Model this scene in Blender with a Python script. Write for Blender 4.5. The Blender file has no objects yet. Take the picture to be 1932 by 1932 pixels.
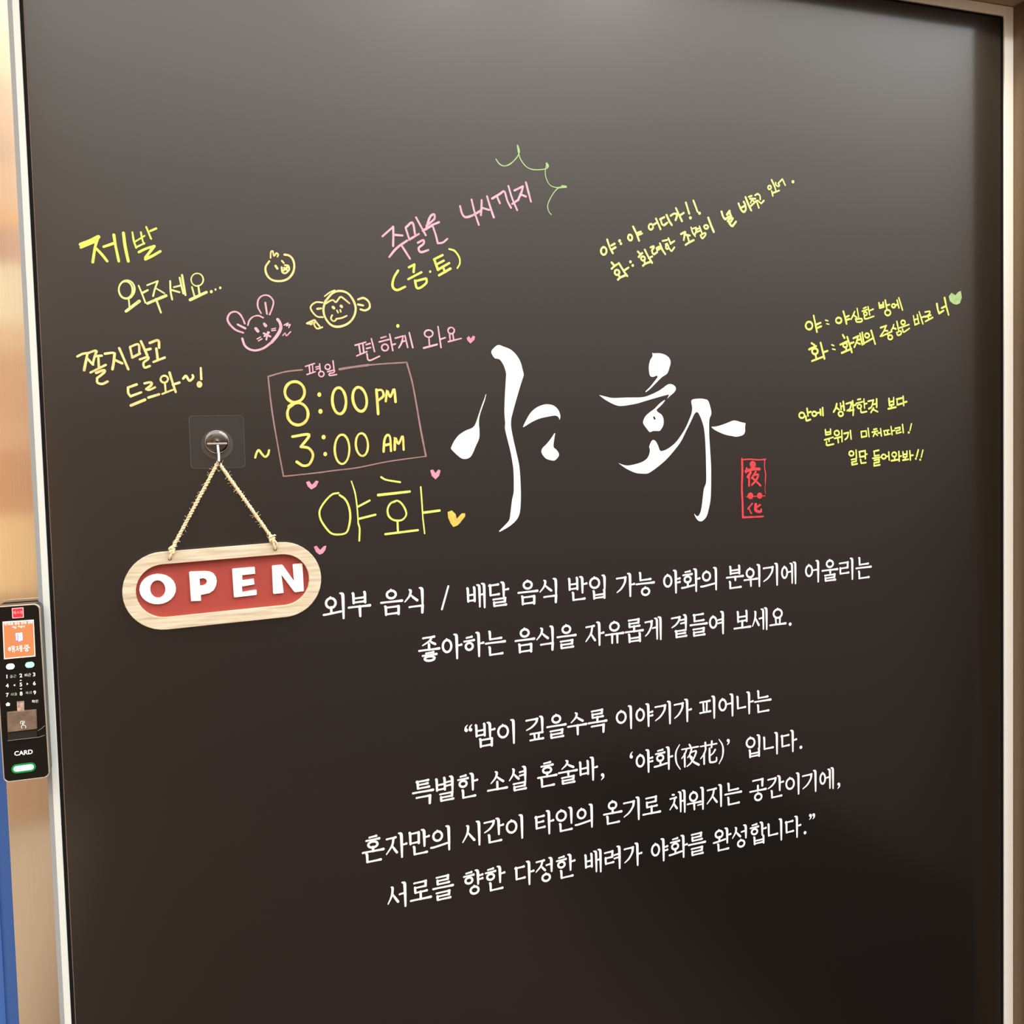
import bpy, bmesh, math, random
from mathutils import Vector, Matrix
from mathutils.geometry import tessellate_polygon
random.seed(7)
SC = bpy.context.scene
COL = SC.collection

# ------------------------------------------------------------------ camera
D = 1.15                      # camera stands 1.15 m from the door, eye height 1.5 m
EYE = 1.5
FPX = 1825.62                 # focal length in pixels of the 1932 px frame
RX = Vector((0.94570621, -0.32395419, -0.02633325))    # camera right  (world x, y, z)
RD = Vector((-0.04156409, -0.04018536, -0.99832738))   # camera down
RF = Vector((0.32235413, 0.94521893, -0.0514684))      # camera forward
CAMPOS = Vector((0, -D, EYE))
cd = bpy.data.cameras.new('camera')
cd.sensor_width = 36; cd.sensor_fit = 'HORIZONTAL'; cd.lens = FPX / 1932 * 36
cd.clip_start = 0.02
cam = bpy.data.objects.new('camera', cd); COL.objects.link(cam)
m = Matrix.Identity(4)
for i in range(3):
    m[i][0] = RX[i]; m[i][1] = -RD[i]; m[i][2] = -RF[i]; m[i][3] = CAMPOS[i]
cam.matrix_world = m
SC.camera = cam

# ------------------------------------------------------------------ light
SC.view_settings.view_transform = 'Standard'
SC.view_settings.look = 'None'
SC.view_settings.gamma = 1.0
SC.view_settings.exposure = -0.10
SC.view_settings.use_curve_mapping = False
W = bpy.data.worlds.new('hall_light'); SC.world = W; W.use_nodes = True
WN = W.node_tree.nodes; WL = W.node_tree.links
def wmath(op, a, b=None, clamp=False):
    n = WN.new('ShaderNodeMath'); n.operation = op; n.use_clamp = clamp
    for i, v in enumerate((a, b)):
        if v is None: continue
        if isinstance(v, (int, float)): n.inputs[i].default_value = v
        else: WL.new(v, n.inputs[i])
    return n.outputs[0]
def wramp(fac, stops):
    r = WN.new('ShaderNodeValToRGB'); r.color_ramp.interpolation = 'EASE' if len(stops) == 2 else 'LINEAR'
    el = r.color_ramp.elements
    for i, (p, c) in enumerate(stops):
        q = el[i] if i < 2 else el.new(p)
        q.position = p; q.color = (*c, 1)
    WL.new(fac, r.inputs[0]); return r.outputs[0]
wtc = WN.new('ShaderNodeTexCoord'); wsp = WN.new('ShaderNodeSeparateXYZ'); WL.new(wtc.outputs['Generated'], wsp.inputs[0])
# light of the hall by height: bright ceiling, warm walls, dim floor
wh = wmath('MULTIPLY_ADD', wsp.outputs[2], 0.5); wh.node.inputs[2].default_value = 0.5
def zp(deg): return math.sin(math.radians(deg)) / 2 + .5
hall = wramp(wh, [(zp(-90), (.10, .07, .055)), (zp(-32), (.13, .092, .075)), (zp(-20), (.24, .165, .13)), (zp(-8), (.37, .26, .205)), (zp(2), (.54, .39, .31)),
                  (zp(9), (.92, .72, .58)), (zp(16), (1.55, 1.30, 1.10)), (zp(24), (3.0, 2.78, 2.52)), (zp(40), (4.4, 4.25, 4.05)), (zp(90), (3.6, 3.45, 3.25))])
# the hall is darker at floor level towards the right, cooler and brighter under the ceiling there
wazi = wmath('DIVIDE', wsp.outputs[0], wmath('MAXIMUM', wmath('MULTIPLY', wsp.outputs[1], -1.0), 0.05))
right = wramp(wmath('MULTIPLY', wazi, 1.0, True), [(0.62, (0, 0, 0)), (1.0, (1, 1, 1))])
low = wramp(wh, [(zp(-10), (1, 1, 1)), (zp(9), (0, 0, 0))])
corner = wramp(wmath('MULTIPLY', wazi, 1.0, True), [(0.86, (0, 0, 0)), (1.0, (1, 1, 1))])
dark = wmath('SUBTRACT', 1.0, wmath('MULTIPLY', wmath('MULTIPLY', corner, low), 0.85))
high = wramp(wh, [(zp(10), (0, 0, 0)), (zp(22), (1, 1, 1))])
cool = WN.new('ShaderNodeMix'); cool.data_type = 'RGBA'; cool.blend_type = 'MULTIPLY'
WL.new(wmath('MULTIPLY', right, high), cool.inputs[0]); WL.new(hall, cool.inputs[6]); cool.inputs[7].default_value = (1.45, 1.58, 1.74, 1)
bg = WN['Background']; WL.new(cool.outputs[2], bg.inputs[0]); WL.new(dark, bg.inputs[1])

def area(name, loc, sx, sy, power, color, aim=(0, 0, -1)):
    ld = bpy.data.lights.new(name, 'AREA'); ld.shape = 'RECTANGLE'; ld.size = sx; ld.size_y = sy
    ld.energy = power; ld.color = color
    o = bpy.data.objects.new(name, ld); COL.objects.link(o); o.location = loc
    o.rotation_euler = Vector(aim).to_track_quat('-Z', 'Y').to_euler()
    return o
# two small downlights in the ceiling just in front of the door
area('ceiling_lamp', (0.55, -0.78, 2.64), 0.14, 0.14, 4.5, (1.0, 0.94, 0.86))
area('ceiling_lamp', (0.95, -0.78, 2.64), 0.14, 0.14, 4.0, (1.0, 0.94, 0.86))

# added warm spot, no lamp known there, brightens the top of the right wall
sl = bpy.data.lights.new('added_wall_spot', 'SPOT'); sl.energy = 34; sl.color = (1.0, 0.86, 0.64); sl.spot_size = math.radians(36); sl.spot_blend = 1.0; sl.shadow_soft_size = 0.03
so_ = bpy.data.objects.new('added_wall_spot', sl); COL.objects.link(so_); so_.location = (0.35, -0.19, 2.36)
so_.rotation_euler = (Vector((1.22, -0.035, 1.98)) - Vector(so_.location)).to_track_quat('-Z', 'Y').to_euler()

# ------------------------------------------------------------------ helpers
def s2l(c):
    return tuple((v / 255 / 12.92) if v / 255 <= 0.04045 else ((v / 255 + 0.055) / 1.055) ** 2.4 for v in c)

def at(px, py, y=0.0):
    """pixel of the photograph -> point on the upright plane at depth y"""
    d = RX * (px - 966) + RD * (py - 966) + RF * FPX
    t = (y + D) / d.y
    return CAMPOS + d * t

def mat(name, rgb=(200, 200, 200), rough=0.5, metal=0.0, lin=None, ior=1.45, emit=None, estr=0.0, spec=0.5):
    M = bpy.data.materials.new(name); M.use_nodes = True
    b = M.node_tree.nodes['Principled BSDF']
    c = lin if lin else s2l(rgb)
    b.inputs['Base Color'].default_value = (*c, 1)
    b.inputs['Roughness'].default_value = rough
    b.inputs['Metallic'].default_value = metal
    b.inputs['IOR'].default_value = ior
    b.inputs['Specular IOR Level'].default_value = spec
    if emit:
        b.inputs['Emission Color'].default_value = (*s2l(emit), 1)
        b.inputs['Emission Strength'].default_value = estr
    return M

def nodes(M):
    return M.node_tree.nodes, M.node_tree.links, M.node_tree.nodes['Principled BSDF']

def noise_color(M, c1, c2, scale=(1, 1, 1), nscale=5, detail=4, lo=0.35, hi=0.65):
    N, L, b = nodes(M)
    tc = N.new('ShaderNodeTexCoord'); mp = N.new('ShaderNodeMapping'); mp.inputs['Scale'].default_value = scale
    nz = N.new('ShaderNodeTexNoise'); nz.inputs['Scale'].default_value = nscale; nz.inputs['Detail'].default_value = detail
    cr = N.new('ShaderNodeValToRGB')
    cr.color_ramp.elements[0].position = lo; cr.color_ramp.elements[0].color = (*s2l(c1), 1)
    cr.color_ramp.elements[1].position = hi; cr.color_ramp.elements[1].color = (*s2l(c2), 1)
    L.new(tc.outputs['Object'], mp.inputs['Vector']); L.new(mp.outputs['Vector'], nz.inputs['Vector'])
    L.new(nz.outputs['Fac'], cr.inputs['Fac']); L.new(cr.outputs['Color'], b.inputs['Base Color'])
    return nz

def noise_bump(M, scale=(1, 1, 1), nscale=50, strength=0.1, dist=0.001):
    N, L, b = nodes(M)
    tc = N.new('ShaderNodeTexCoord'); mp = N.new('ShaderNodeMapping'); mp.inputs['Scale'].default_value = scale
    nz = N.new('ShaderNodeTexNoise'); nz.inputs['Scale'].default_value = nscale; nz.inputs['Detail'].default_value = 3
    bp = N.new('ShaderNodeBump'); bp.inputs['Strength'].default_value = strength; bp.inputs['Distance'].default_value = dist
    L.new(tc.outputs['Object'], mp.inputs['Vector']); L.new(mp.outputs['Vector'], nz.inputs['Vector'])
    L.new(nz.outputs['Fac'], bp.inputs['Height']); L.new(bp.outputs['Normal'], b.inputs['Normal'])

def brushed(M, across, amount):
    """vertical brushing: highlights spread sideways along 'across' and keep crisp in height"""
    N, L, b = nodes(M)
    cx = N.new('ShaderNodeCombineXYZ')
    for i in range(3): cx.inputs[i].default_value = across[i]
    L.new(cx.outputs[0], b.inputs['Tangent']); b.inputs['Anisotropic'].default_value = amount
    noise_color_streak(M)
def noise_color_streak(M):
    N, L, b = nodes(M); base = tuple(b.inputs['Base Color'].default_value)
    tc = N.new('ShaderNodeTexCoord'); mp = N.new('ShaderNodeMapping'); mp.inputs['Scale'].default_value = (1400, 1400, 9)
    nz = N.new('ShaderNodeTexNoise'); nz.inputs['Scale'].default_value = 1.0; nz.inputs['Detail'].default_value = 2
    mx = N.new('ShaderNodeMix'); mx.data_type = 'RGBA'
    mx.inputs[6].default_value = tuple(v * .88 for v in base[:3]) + (1,); mx.inputs[7].default_value = tuple(min(1, v * 1.08) for v in base[:3]) + (1,)
    L.new(tc.outputs['Object'], mp.inputs[0]); L.new(mp.outputs[0], nz.inputs['Vector']); L.new(nz.outputs['Fac'], mx.inputs[0]); L.new(mx.outputs[2], b.inputs['Base Color'])

class MB:
    def __init__(s): s.v = []; s.f = []; s.k = 0
    def add(s, vs, fs):
        o = len(s.v); s.v += [tuple(v) for v in vs]; s.f += [tuple(i + o for i in f) for f in fs]
    def box(s, x0, x1, y0, y1, z0, z1):
        s.add([(x0, y0, z0), (x1, y0, z0), (x1, y1, z0), (x0, y1, z0), (x0, y0, z1), (x1, y0, z1), (x1, y1, z1), (x0, y1, z1)],
              [(0, 3, 2, 1), (4, 5, 6, 7), (0, 1, 5, 4), (1, 2, 6, 5), (2, 3, 7, 6), (3, 0, 4, 7)])
    def prism(s, loops, y0, y1):
        """closed outline(s) in x,z (first is the outer, others holes) given depth from y0 (front) to y1"""
        flat = [Vector((p[0], p[1], 0)) for lp in loops for p in lp]
        tris = tessellate_polygon([[Vector((p[0], p[1], 0)) for p in lp] for lp in loops])
        n = len(flat)
        vs = [(p.x, y0, p.y) for p in flat] + [(p.x, y1, p.y) for p in flat]
        fs = []
        for a, b, c in tris:
            ar = (flat[b] - flat[a]).cross(flat[c] - flat[a]).z
            if abs(ar) < 1e-16: continue
            if ar < 0: b, c = c, b
            fs.append((a, b, c)); fs.append((n + a, n + c, n + b))
        o = 0
        for k, lp in enumerate(loops):
            q = len(lp); A = sum(lp[i][0] * lp[(i + 1) % q][1] - lp[(i + 1) % q][0] * lp[i][1] for i in range(q))
            ccw = (A > 0) == (k == 0)
            for i in range(q):
                j = (i + 1) % q
                fs.append((o + j, o + i, n + o + i, n + o + j) if ccw else (o + i, o + j, n + o + j, n + o + i))
            o += q
        s.add(vs, fs)
    def fill(s, loops, y):
        flat = [Vector((p[0], p[1], 0)) for lp in loops for p in lp]
        fs = []
        for a, b, c in tessellate_polygon([[Vector((p[0], p[1], 0)) for p in lp] for lp in loops]):
            ar = (flat[b] - flat[a]).cross(flat[c] - flat[a]).z
            if abs(ar) < 1e-16: continue
            fs.append((a, c, b) if ar < 0 else (a, b, c))
        s.add([(p.x, y, p.y) for p in flat], fs)
    def ribbon(s, pts, ws, y, smooth=True):
        """inked line: pts in x,z metres, ws full widths, round ends, lying at depth y"""
        s.k += 1; y = y - 0.000003 * (s.k % 40)
        if len(pts) == 1:
            r = ws[0] / 2
            s.add([(pts[0][0] + r * math.cos(a * math.pi / 6), y, pts[0][1] + r * math.sin(a * math.pi / 6)) for a in range(12)], [tuple(range(12))])
            return
        P = [Vector(p) for p in pts]; Wd = list(ws)
        if smooth and len(P) > 2:
            P, Wd = spline(P, Wd, 6)
        q = [P[0]]; qw = [Wd[0]]
        for p, w in zip(P[1:], Wd[1:]):
            if (p - q[-1]).length > 1e-5: q.append(p); qw.append(w)
        P, Wd = q, qw
        if len(P) < 2: return
        T = []
        for i in range(len(P)):
            a = P[max(i - 1, 0)]; b = P[min(i + 1, len(P) - 1)]
            t = b - a; T.append(t.normalized() if t.length > 1e-9 else Vector((1, 0)))
        Lf, Rt = [], []
        for i in range(len(P)):
            n = Vector((-T[i].y, T[i].x)); k = 1.0
            if 0 < i < len(P) - 1:
                e = (P[i + 1] - P[i]).normalized(); k = 1 / max(0.6, n.dot(Vector((-e.y, e.x))))
            Lf.append(P[i] + n * Wd[i] / 2 * k); Rt.append(P[i] - n * Wd[i] / 2 * k)
        vs = []; fs = []
        for i, (a, b) in enumerate(zip(Lf, Rt)): vs += [(a.x, y - i * 1.5e-6, a.y), (b.x, y - i * 1.5e-6, b.y)]
        for i in range(len(P) - 1): fs.append((2 * i, 2 * i + 1, 2 * i + 3, 2 * i + 2))
        s.add(vs, fs)
        for idx, sg in ((0, -1), (len(P) - 1, 1)):
            t = T[idx] * sg; n = Vector((-t.y, t.x)); r = Wd[idx] / 2; c = P[idx]
            ring = []
            for a in range(7):
                an = -math.pi / 2 + a * math.pi / 6
                d = t * math.cos(an) + n * math.sin(an)
                ring.append((c.x + d.x * r, y - (idx + 1) * 1.5e-6, c.y + d.y * r))
            s.add(ring, [tuple(range(7))])
    def tube(s, pts, rs, n=8, closed=False):
        P = [Vector(p) for p in pts]
        if isinstance(rs, (int, float)): rs = [rs] * len(P)
        rings = []; up = None
        for i, p in enumerate(P):
            a = P[i - 1] if (i > 0 or closed) else p; b = P[(i + 1) % len(P)] if (i < len(P) - 1 or closed) else p
            t = (b - a).normalized()
            if up is None: up = t.orthogonal().normalized()
            up = (up - t * up.dot(t)).normalized(); sd = t.cross(up)
            rings.append([p + (up * math.cos(k * 2 * math.pi / n) + sd * math.sin(k * 2 * math.pi / n)) * rs[i] for k in range(n)])
        vs = [v for r in rings for v in r]; fs = []
        for i in range(len(P) - (0 if closed else 1)):
            j = (i + 1) % len(P)
            for k in range(n):
                fs.append((i * n + k, i * n + (k + 1) % n, j * n + (k + 1) % n, j * n + k))
        if not closed:
            fs.append(tuple(reversed(range(n)))); fs.append(tuple((len(P) - 1) * n + k for k in range(n)))
        s.add(vs, fs)
    def lathe_y(s, c, prof, n=40):
        """profile of (radius, y) turned about an axis along y through c (x,z)"""
        vs = []; fs = []
        for r, y in prof:
            for k in range(n):
                a = 2 * math.pi * k / n; vs.append((c[0] + r * math.cos(a), y, c[1] + r * math.sin(a)))
        for i in range(len(prof) - 1):
            for k in range(n):
                fs.append((i * n + k, i * n + (k + 1) % n, (i + 1) * n + (k + 1) % n, (i + 1) * n + k))
        fs.append(tuple(range(n))); fs.append(tuple(reversed([(len(prof) - 1) * n + k for k in range(n)])))
        s.add(vs, fs)
    def build(s, name, M, parent=None, label=None, smooth=False, bevel=0, recalc=False):
        me = bpy.data.meshes.new(name); me.from_pydata(s.v, [], s.f); me.update()
        if recalc:
            bm = bmesh.new(); bm.from_mesh(me); bmesh.ops.recalc_face_normals(bm, faces=bm.faces[:]); bm.to_mesh(me); bm.free()
        o = bpy.data.objects.new(name, me); COL.objects.link(o); me.materials.append(M)
        if smooth:
            for p in me.polygons: p.use_smooth = True
        if bevel:
            bv = o.modifiers.new('soft_edge', 'BEVEL'); bv.width = bevel; bv.segments = 3; bv.limit_method = 'ANGLE'; bv.angle_limit = math.radians(40)
        if parent:
            o.parent = parent; o.matrix_parent_inverse = parent.matrix_world.inverted()
        if label: o['label'] = label
        return o

def spline(P, Wd, n):
    out = []; ow = []
    for i in range(len(P) - 1):
        p0 = P[i - 1] if i else P[0] * 2 - P[1]; p1 = P[i]; p2 = P[i + 1]
        p3 = P[i + 2] if i + 2 < len(P) else P[-1] * 2 - P[-2]
        for k in range(n):
            t = k / n
            out.append(0.5 * ((2 * p1) + (p2 - p0) * t + (2 * p0 - 5 * p1 + 4 * p2 - p3) * t * t + (3 * p1 - p0 - 3 * p2 + p3) * t ** 3))
            ow.append(Wd[i] * (1 - t) + Wd[i + 1] * t)
    out.append(P[-1]); ow.append(Wd[-1])
    return out, ow

def tag(o, label, cat, group=None, kind=None):
    o['label'] = label; o['category'] = cat
    if group: o['group'] = group
    if kind: o['kind'] = kind
    return o

def empty(name, loc):
    o = bpy.data.objects.new(name, None); COL.objects.link(o); o.location = loc; o.empty_display_size = 0.02
    bpy.context.view_layer.update()
    return o

# ------------------------------------------------------------------ materials
M_board = mat('dark_film', lin=(0.004, 0.0027, 0.0021), rough=0.36, ior=1.45)
_b = M_board.node_tree.nodes['Principled BSDF']; _b.inputs['Coat Weight'].default_value = 1.0; _b.inputs['Coat Roughness'].default_value = 0.14; _b.inputs['Coat IOR'].default_value = 1.55
noise_bump(M_board, nscale=900, strength=0.03, dist=0.0004)
M_white = mat('white_print', lin=(0.78, 0.78, 0.775), rough=0.45)
M_frame = mat('white_frame_paint', (240, 240, 234), rough=0.35)
M_gasket = mat('gasket_rubber', (14, 12, 11), rough=0.8, spec=0.2)
M_bead = mat('sealant_bead', (112, 90, 76), rough=0.5)
M_post = mat('brushed_champagne_metal', lin=(0.80, 0.71, 0.60), rough=0.12, metal=1.0)
brushed(M_post, (1, 0, 0), 0.96)
M_reveal = mat('brushed_bronze_metal', lin=(0.17, 0.118, 0.072), rough=0.38, metal=0.45)
noise_color_streak(M_reveal)
M_soffit = mat('brown_soffit', (172, 150, 130), rough=0.5)
M_blue = mat('blue_paint', (58, 98, 168), rough=0.4)

# ------------------------------------------------------------------ setting
def P2(px, py, y=0.0):
    p = at(px, py, y); return (p.x, p.z)
XL, XR = -0.1214 * D, 1.0273 * D                      # edges of the dark door
ZT = EYE + 0.5565 * D
TX = 1.0415 * D; TZ = EYE + 0.5690 * D                # outer edges of the white frame
RV = 0.0635 * D                                       # depth of the doorway reveal
XO = TX; ZO = EYE + 0.5692 * D                # inner corner of the doorway opening
XF = -0.1312 * D                                      # outer left edge of the white frame
XP = -0.1666 * D                                      # left edge of the metal post
TF = 0.004

def struct(mb, name, M, label, cat, **k):
    o = mb.build(name, M, **k); return tag(o, label, cat, kind='structure')

b = MB(); b.box(-3.2, 2.5, -3.4, 0.3, -0.05, 0.0)
M_floor = mat('reflection_toned_floor', (96, 86, 76), rough=0.95, spec=0.05); noise_color(M_floor, (74, 59, 51), (86, 69, 60), nscale=6)
N, L, bs = nodes(M_floor)      # unseen floor, tones made up for reflections: pale left, brown middle, fading black right
fs_ = N.new('ShaderNodeSeparateXYZ'); ft_ = N.new('ShaderNodeTexCoord'); fm_ = N.new('ShaderNodeMath'); fm_.operation = 'LESS_THAN'; fm_.inputs[1].default_value = -0.42
fx_ = N.new('ShaderNodeMix'); fx_.data_type = 'RGBA'; fx_.inputs[7].default_value = (*s2l((138, 124, 108)), 1)
L.new(ft_.outputs['Object'], fs_.inputs[0]); L.new(fs_.outputs[0], fm_.inputs[0]); L.new(fm_.outputs[0], fx_.inputs[0])
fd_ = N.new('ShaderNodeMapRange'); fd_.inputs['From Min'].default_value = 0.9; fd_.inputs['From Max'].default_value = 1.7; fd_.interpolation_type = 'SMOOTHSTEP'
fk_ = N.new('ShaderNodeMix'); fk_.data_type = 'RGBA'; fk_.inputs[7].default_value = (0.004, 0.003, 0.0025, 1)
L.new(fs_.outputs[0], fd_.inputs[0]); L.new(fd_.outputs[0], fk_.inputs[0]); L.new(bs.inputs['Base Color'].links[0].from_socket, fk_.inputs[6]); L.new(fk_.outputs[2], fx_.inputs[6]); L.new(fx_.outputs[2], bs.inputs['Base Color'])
struct(b, 'floor', M_floor, 'brown hall floor in front of the dark door', 'floor')
# wall across the hall: colour bands made up for the metal post's reflection
M_back = mat('reflection_bands', rough=0.6)
N, L, bs = nodes(M_back)
tc = N.new('ShaderNodeTexCoord'); sp = N.new('ShaderNodeSeparateXYZ'); mr = N.new('ShaderNodeMapRange')
mr.inputs['From Max'].default_value = 3.7
cr = N.new('ShaderNodeValToRGB'); cr.color_ramp.interpolation = 'CONSTANT'
L.new(tc.outputs['Object'], sp.inputs[0]); L.new(sp.outputs['Z'], mr.inputs['Value']); L.new(mr.outputs[0], cr.inputs['Fac']); L.new(cr.outputs[0], bs.inputs['Base Color'])
bands = [(0, (177, 147, 119)), (0.99, (235, 203, 153)), (1.32, (200, 153, 116)), (1.59, (214, 175, 141)), (1.72, (207, 165, 128)), (2.01, (221, 191, 153)), (2.13, (237, 228, 197)), (2.38, (181, 139, 116)), (2.53, (223, 165, 104)), (2.615, (216, 181, 144)), (2.8, (191, 163, 135)), (2.94, (216, 169, 135)), (3.14, (237, 207, 165)), (3.33, (237, 225, 195))]
els = cr.color_ramp.elements
els[0].position = 0; els[0].color = (*s2l(bands[0][1]), 1)
els[1].position = bands[1][0] / 3.7; els[1].color = (*s2l(bands[1][1]), 1)
for z, c in bands[2:]:
    e = els.new(z / 3.7); e.color = (*s2l(c), 1)
b = MB(); b.box(-3.2, -0.56, -3.45, -3.4, 0, 3.7)
struct(b, 'wall_back', M_back, 'unseen wall across the hall with colour bands made up for reflections', 'wall')

# metal post left of the door, blue panel, reveal at right, soffit above
b = MB(); b.box(XP, XF + 0.001, 0.0, 0.05, 0, ZO - 0.0005)
struct(b, 'wall_left', M_post, 'narrow brushed champagne metal post left of the white frame', 'wall', bevel=0.0008)
b = MB(); b.box(-0.9, XP - 0.0005, 0.018, 0.05, 0, 1.32); b.box(-0.9, at(4, 1780, 0.018).x, 0.0155, 0.018, 0, 1.32)
tag(b.build('blue_panel', M_blue), 'blue painted panel beside the metal post, under the card reader', 'panel')
b = MB(); b.box(-0.9, XP - 0.0005, 0.018, 0.05, 1.3205, ZO)
struct(b, 'wall_side', mat('beige_wall_paint', (190, 166, 138), rough=0.6), 'beige wall above the blue panel, left of the metal post', 'wall')
b = MB(); b.box(XO, 2.6, -RV, 0.05, 0, ZO)
struct(b, 'wall_right', M_reveal, 'bronze metal side wall of the doorway right of the white frame', 'wall')
b = MB(); b.box(-0.9, 2.6, -RV, 0.05, ZO + 0.0005, 2.55)
struct(b, 'wall_top', M_soffit, 'brown lintel and soffit above the white door frame', 'wall')

# white frame
b = MB()
xl0 = at(13, 0, -0.001).x; xl1 = at(22, 0, -TF).x; xl2 = at(35.5, 0, -TF).x
b.box(xl1, xl2, -TF, 0.01, 0, TZ)
M_trim = mat('white_aluminium', (208, 213, 208), rough=0.4)
tl_ = struct(b, 'trim_1', M_trim, 'white painted frame strip along the left side of the dark door', 'trim', bevel=0.0008)
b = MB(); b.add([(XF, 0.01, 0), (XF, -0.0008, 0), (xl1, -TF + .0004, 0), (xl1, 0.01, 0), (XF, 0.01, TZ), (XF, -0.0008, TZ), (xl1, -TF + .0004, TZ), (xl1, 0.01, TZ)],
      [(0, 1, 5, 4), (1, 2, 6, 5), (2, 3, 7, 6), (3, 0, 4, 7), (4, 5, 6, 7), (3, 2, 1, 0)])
b.build('bevel_strip', mat('bevel_shade_grey', (150, 156, 160), rough=0.4), tl_, 'sloping outer edge of the white strip, its shade painted grey', recalc=True)  # same white frame; the bevel's shade is put into a darker grey
b = MB(); b.box(XR, TX, -TF, 0.01, 0, TZ)
struct(b, 'trim_2', M_frame, 'white painted frame strip along the right side of the dark door', 'trim', bevel=0.0008)
b = MB(); b.box(xl2 + 0.0002, XR - 0.0002, -TF, 0.01, ZT, TZ)
struct(b, 'trim_3', M_frame, 'white painted frame strip along the top of the dark door', 'trim', bevel=0.0008)

# the door leaf
b = MB(); b.box(xl2 + 0.0002, XR - 0.0002, 0.0, 0.008, 0.004, ZT - 0.0002)
door = struct(b, 'door_1', M_board, 'dark brown glossy door leaf covered with printed and handwritten notes', 'door')
b = MB()
b.box(xl2 + 0.0003, xl2 + 0.0034, -0.0012, 0.0, 0.004, ZT - 0.001)
b.box(XR - 0.0030, XR - 0.0003, -0.0012, 0.0, 0.004, ZT - 0.001)
b.box(xl2 + 0.0045, XR - 0.0031, -0.0012, 0.0, ZT - 0.0024, ZT - 0.0003)
b.build('gasket', M_gasket, door, 'thin black rubber seal round the door edge')
b = MB()
b.tube([(xl2 + 0.0040, -0.0006, z) for z in (0.004, 0.7, 1.2, 1.6, ZT - 0.002)], 0.0005, 6)
b.build('sealant_bead', M_bead, door, 'hair-thin beige sealant line beside the left seal')

# ------------------------------------------------------------------ handwriting on the door
INK = -0.0004
CROPS = {'A': (100, 380, 4.025), 'B': (460, 440, 4.2), 'C': (680, 240, 4.391), 'D': (1100, 300, 4.391),
         'E': (1480, 520, 5.084), 'F': (820, 620, 4.83), 'G': (1100, 620, 4.83), 'H': (540, 820, 5.084), 'S': (200, 760, 4.391), 'J': (1120, 370, 8.782), 'K': (1330, 320, 10.168)}
def cpt(c, x, y, d=0.0):
    ox, oy, s = CROPS[c]; return P2(ox + x / s, oy + y / s, d)
def pxm(c):
    """metres on the door for one unit of that close-up, measured in its middle"""
    a = cpt(c, 900, 966); b2 = cpt(c, 1000, 966); a3 = cpt(c, 966, 900); b3 = cpt(c, 966, 1000)
    return (math.dist(a, b2) + math.dist(a3, b3)) / 200
def pts_of(t):
    return [tuple(float(v) for v in q.split(',')) for q in t.split()]
def ell(cx, cy, rx, ry, rot=0, a0=-100, a1=275, n=18):
    o = []
    for i in range(n):
        a = math.radians(a0 + (a1 - a0) * i / (n - 1)); x = rx * math.cos(a); y = ry * math.sin(a); r = math.radians(rot)
        o.append((cx + x * math.cos(r) - y * math.sin(r), cy + x * math.sin(r) + y * math.cos(r)))
    return o
def write(name, crop, width, text, M, label, jitter=0.12):
    """strokes split by ';'  'o cx,cy rx,ry' is a ring, 'd cx,cy r' a dot, 'w n' changes the width, 'f ...' a filled patch"""
    b = MB(); k = pxm(crop) * (1.14 if crop in 'DE' else 1.05); w = width
    for st in text.split(';'):
        st = st.strip()
        if not st: continue
        if st[0] == '@': crop = st[1]; k = pxm(crop); w = float(st[2:]); continue
        if st[0] == 'w': w = float(st[1:]); continue
        if st[0] == 'd':
            q = st[1:].split(); x, y = q[0].split(','); r = float(q[1]) if len(q) > 1 else w * 0.6
            b.fill([[cpt(crop, *p) for p in ell(float(x), float(y), r, r * 1.15, a0=0, a1=330, n=12)]], INK - 0.000003 * b.k); b.k += 1; continue
        if st[0] == 'f':
            b.fill([[cpt(crop, *p) for p in pts_of(st[1:])]], INK - 0.000003 * b.k); b.k += 1; continue
        if st[0] == 'o':
            q = st[1:].split(); x, y = q[0].split(','); r = q[1].split(','); rx = float(r[0]); ry = float(r[-1])
            pp = ell(float(x), float(y), rx, ry, rot=random.uniform(-12, 12))
        else:
            pp = pts_of(st)
        ws = [w * k * (1 + random.uniform(-jitter, jitter)) for _ in pp]
        b.ribbon([cpt(crop, *p) for p in pp], ws, INK)
    return b.build(name, M, door, label)

def ink(name, rgb):
    M = mat(name, rgb, rough=0.6)
    r, g, bl = rgb
    noise_color(M, tuple(max(0, int(v * 0.88)) for v in rgb), tuple(min(255, int(v * 1.04)) for v in rgb), nscale=120, lo=0.3, hi=0.6)
    return M
K_lime = ink('lime_marker', (212, 228, 98))
K_pale = ink('pale_lime_marker', (212, 226, 140))
K_cream = ink('cream_yellow_marker', (230, 212, 140))
K_yel = ink('yellow_marker', (232, 216, 112))
K_pink = ink('pink_marker', (222, 168, 186))
K_dust = ink('dusty_pink_marker', (150, 118, 118))
K_green = ink('soft_green_marker', (158, 192, 130))
K_heart = ink('rose_marker', (212, 142, 166))
K_gold = ink('golden_marker', (228, 190, 86))
K_lime2 = ink('bright_lime_marker', (216, 230, 112))
K_red = ink('red_print', (208, 56, 66))

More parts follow.
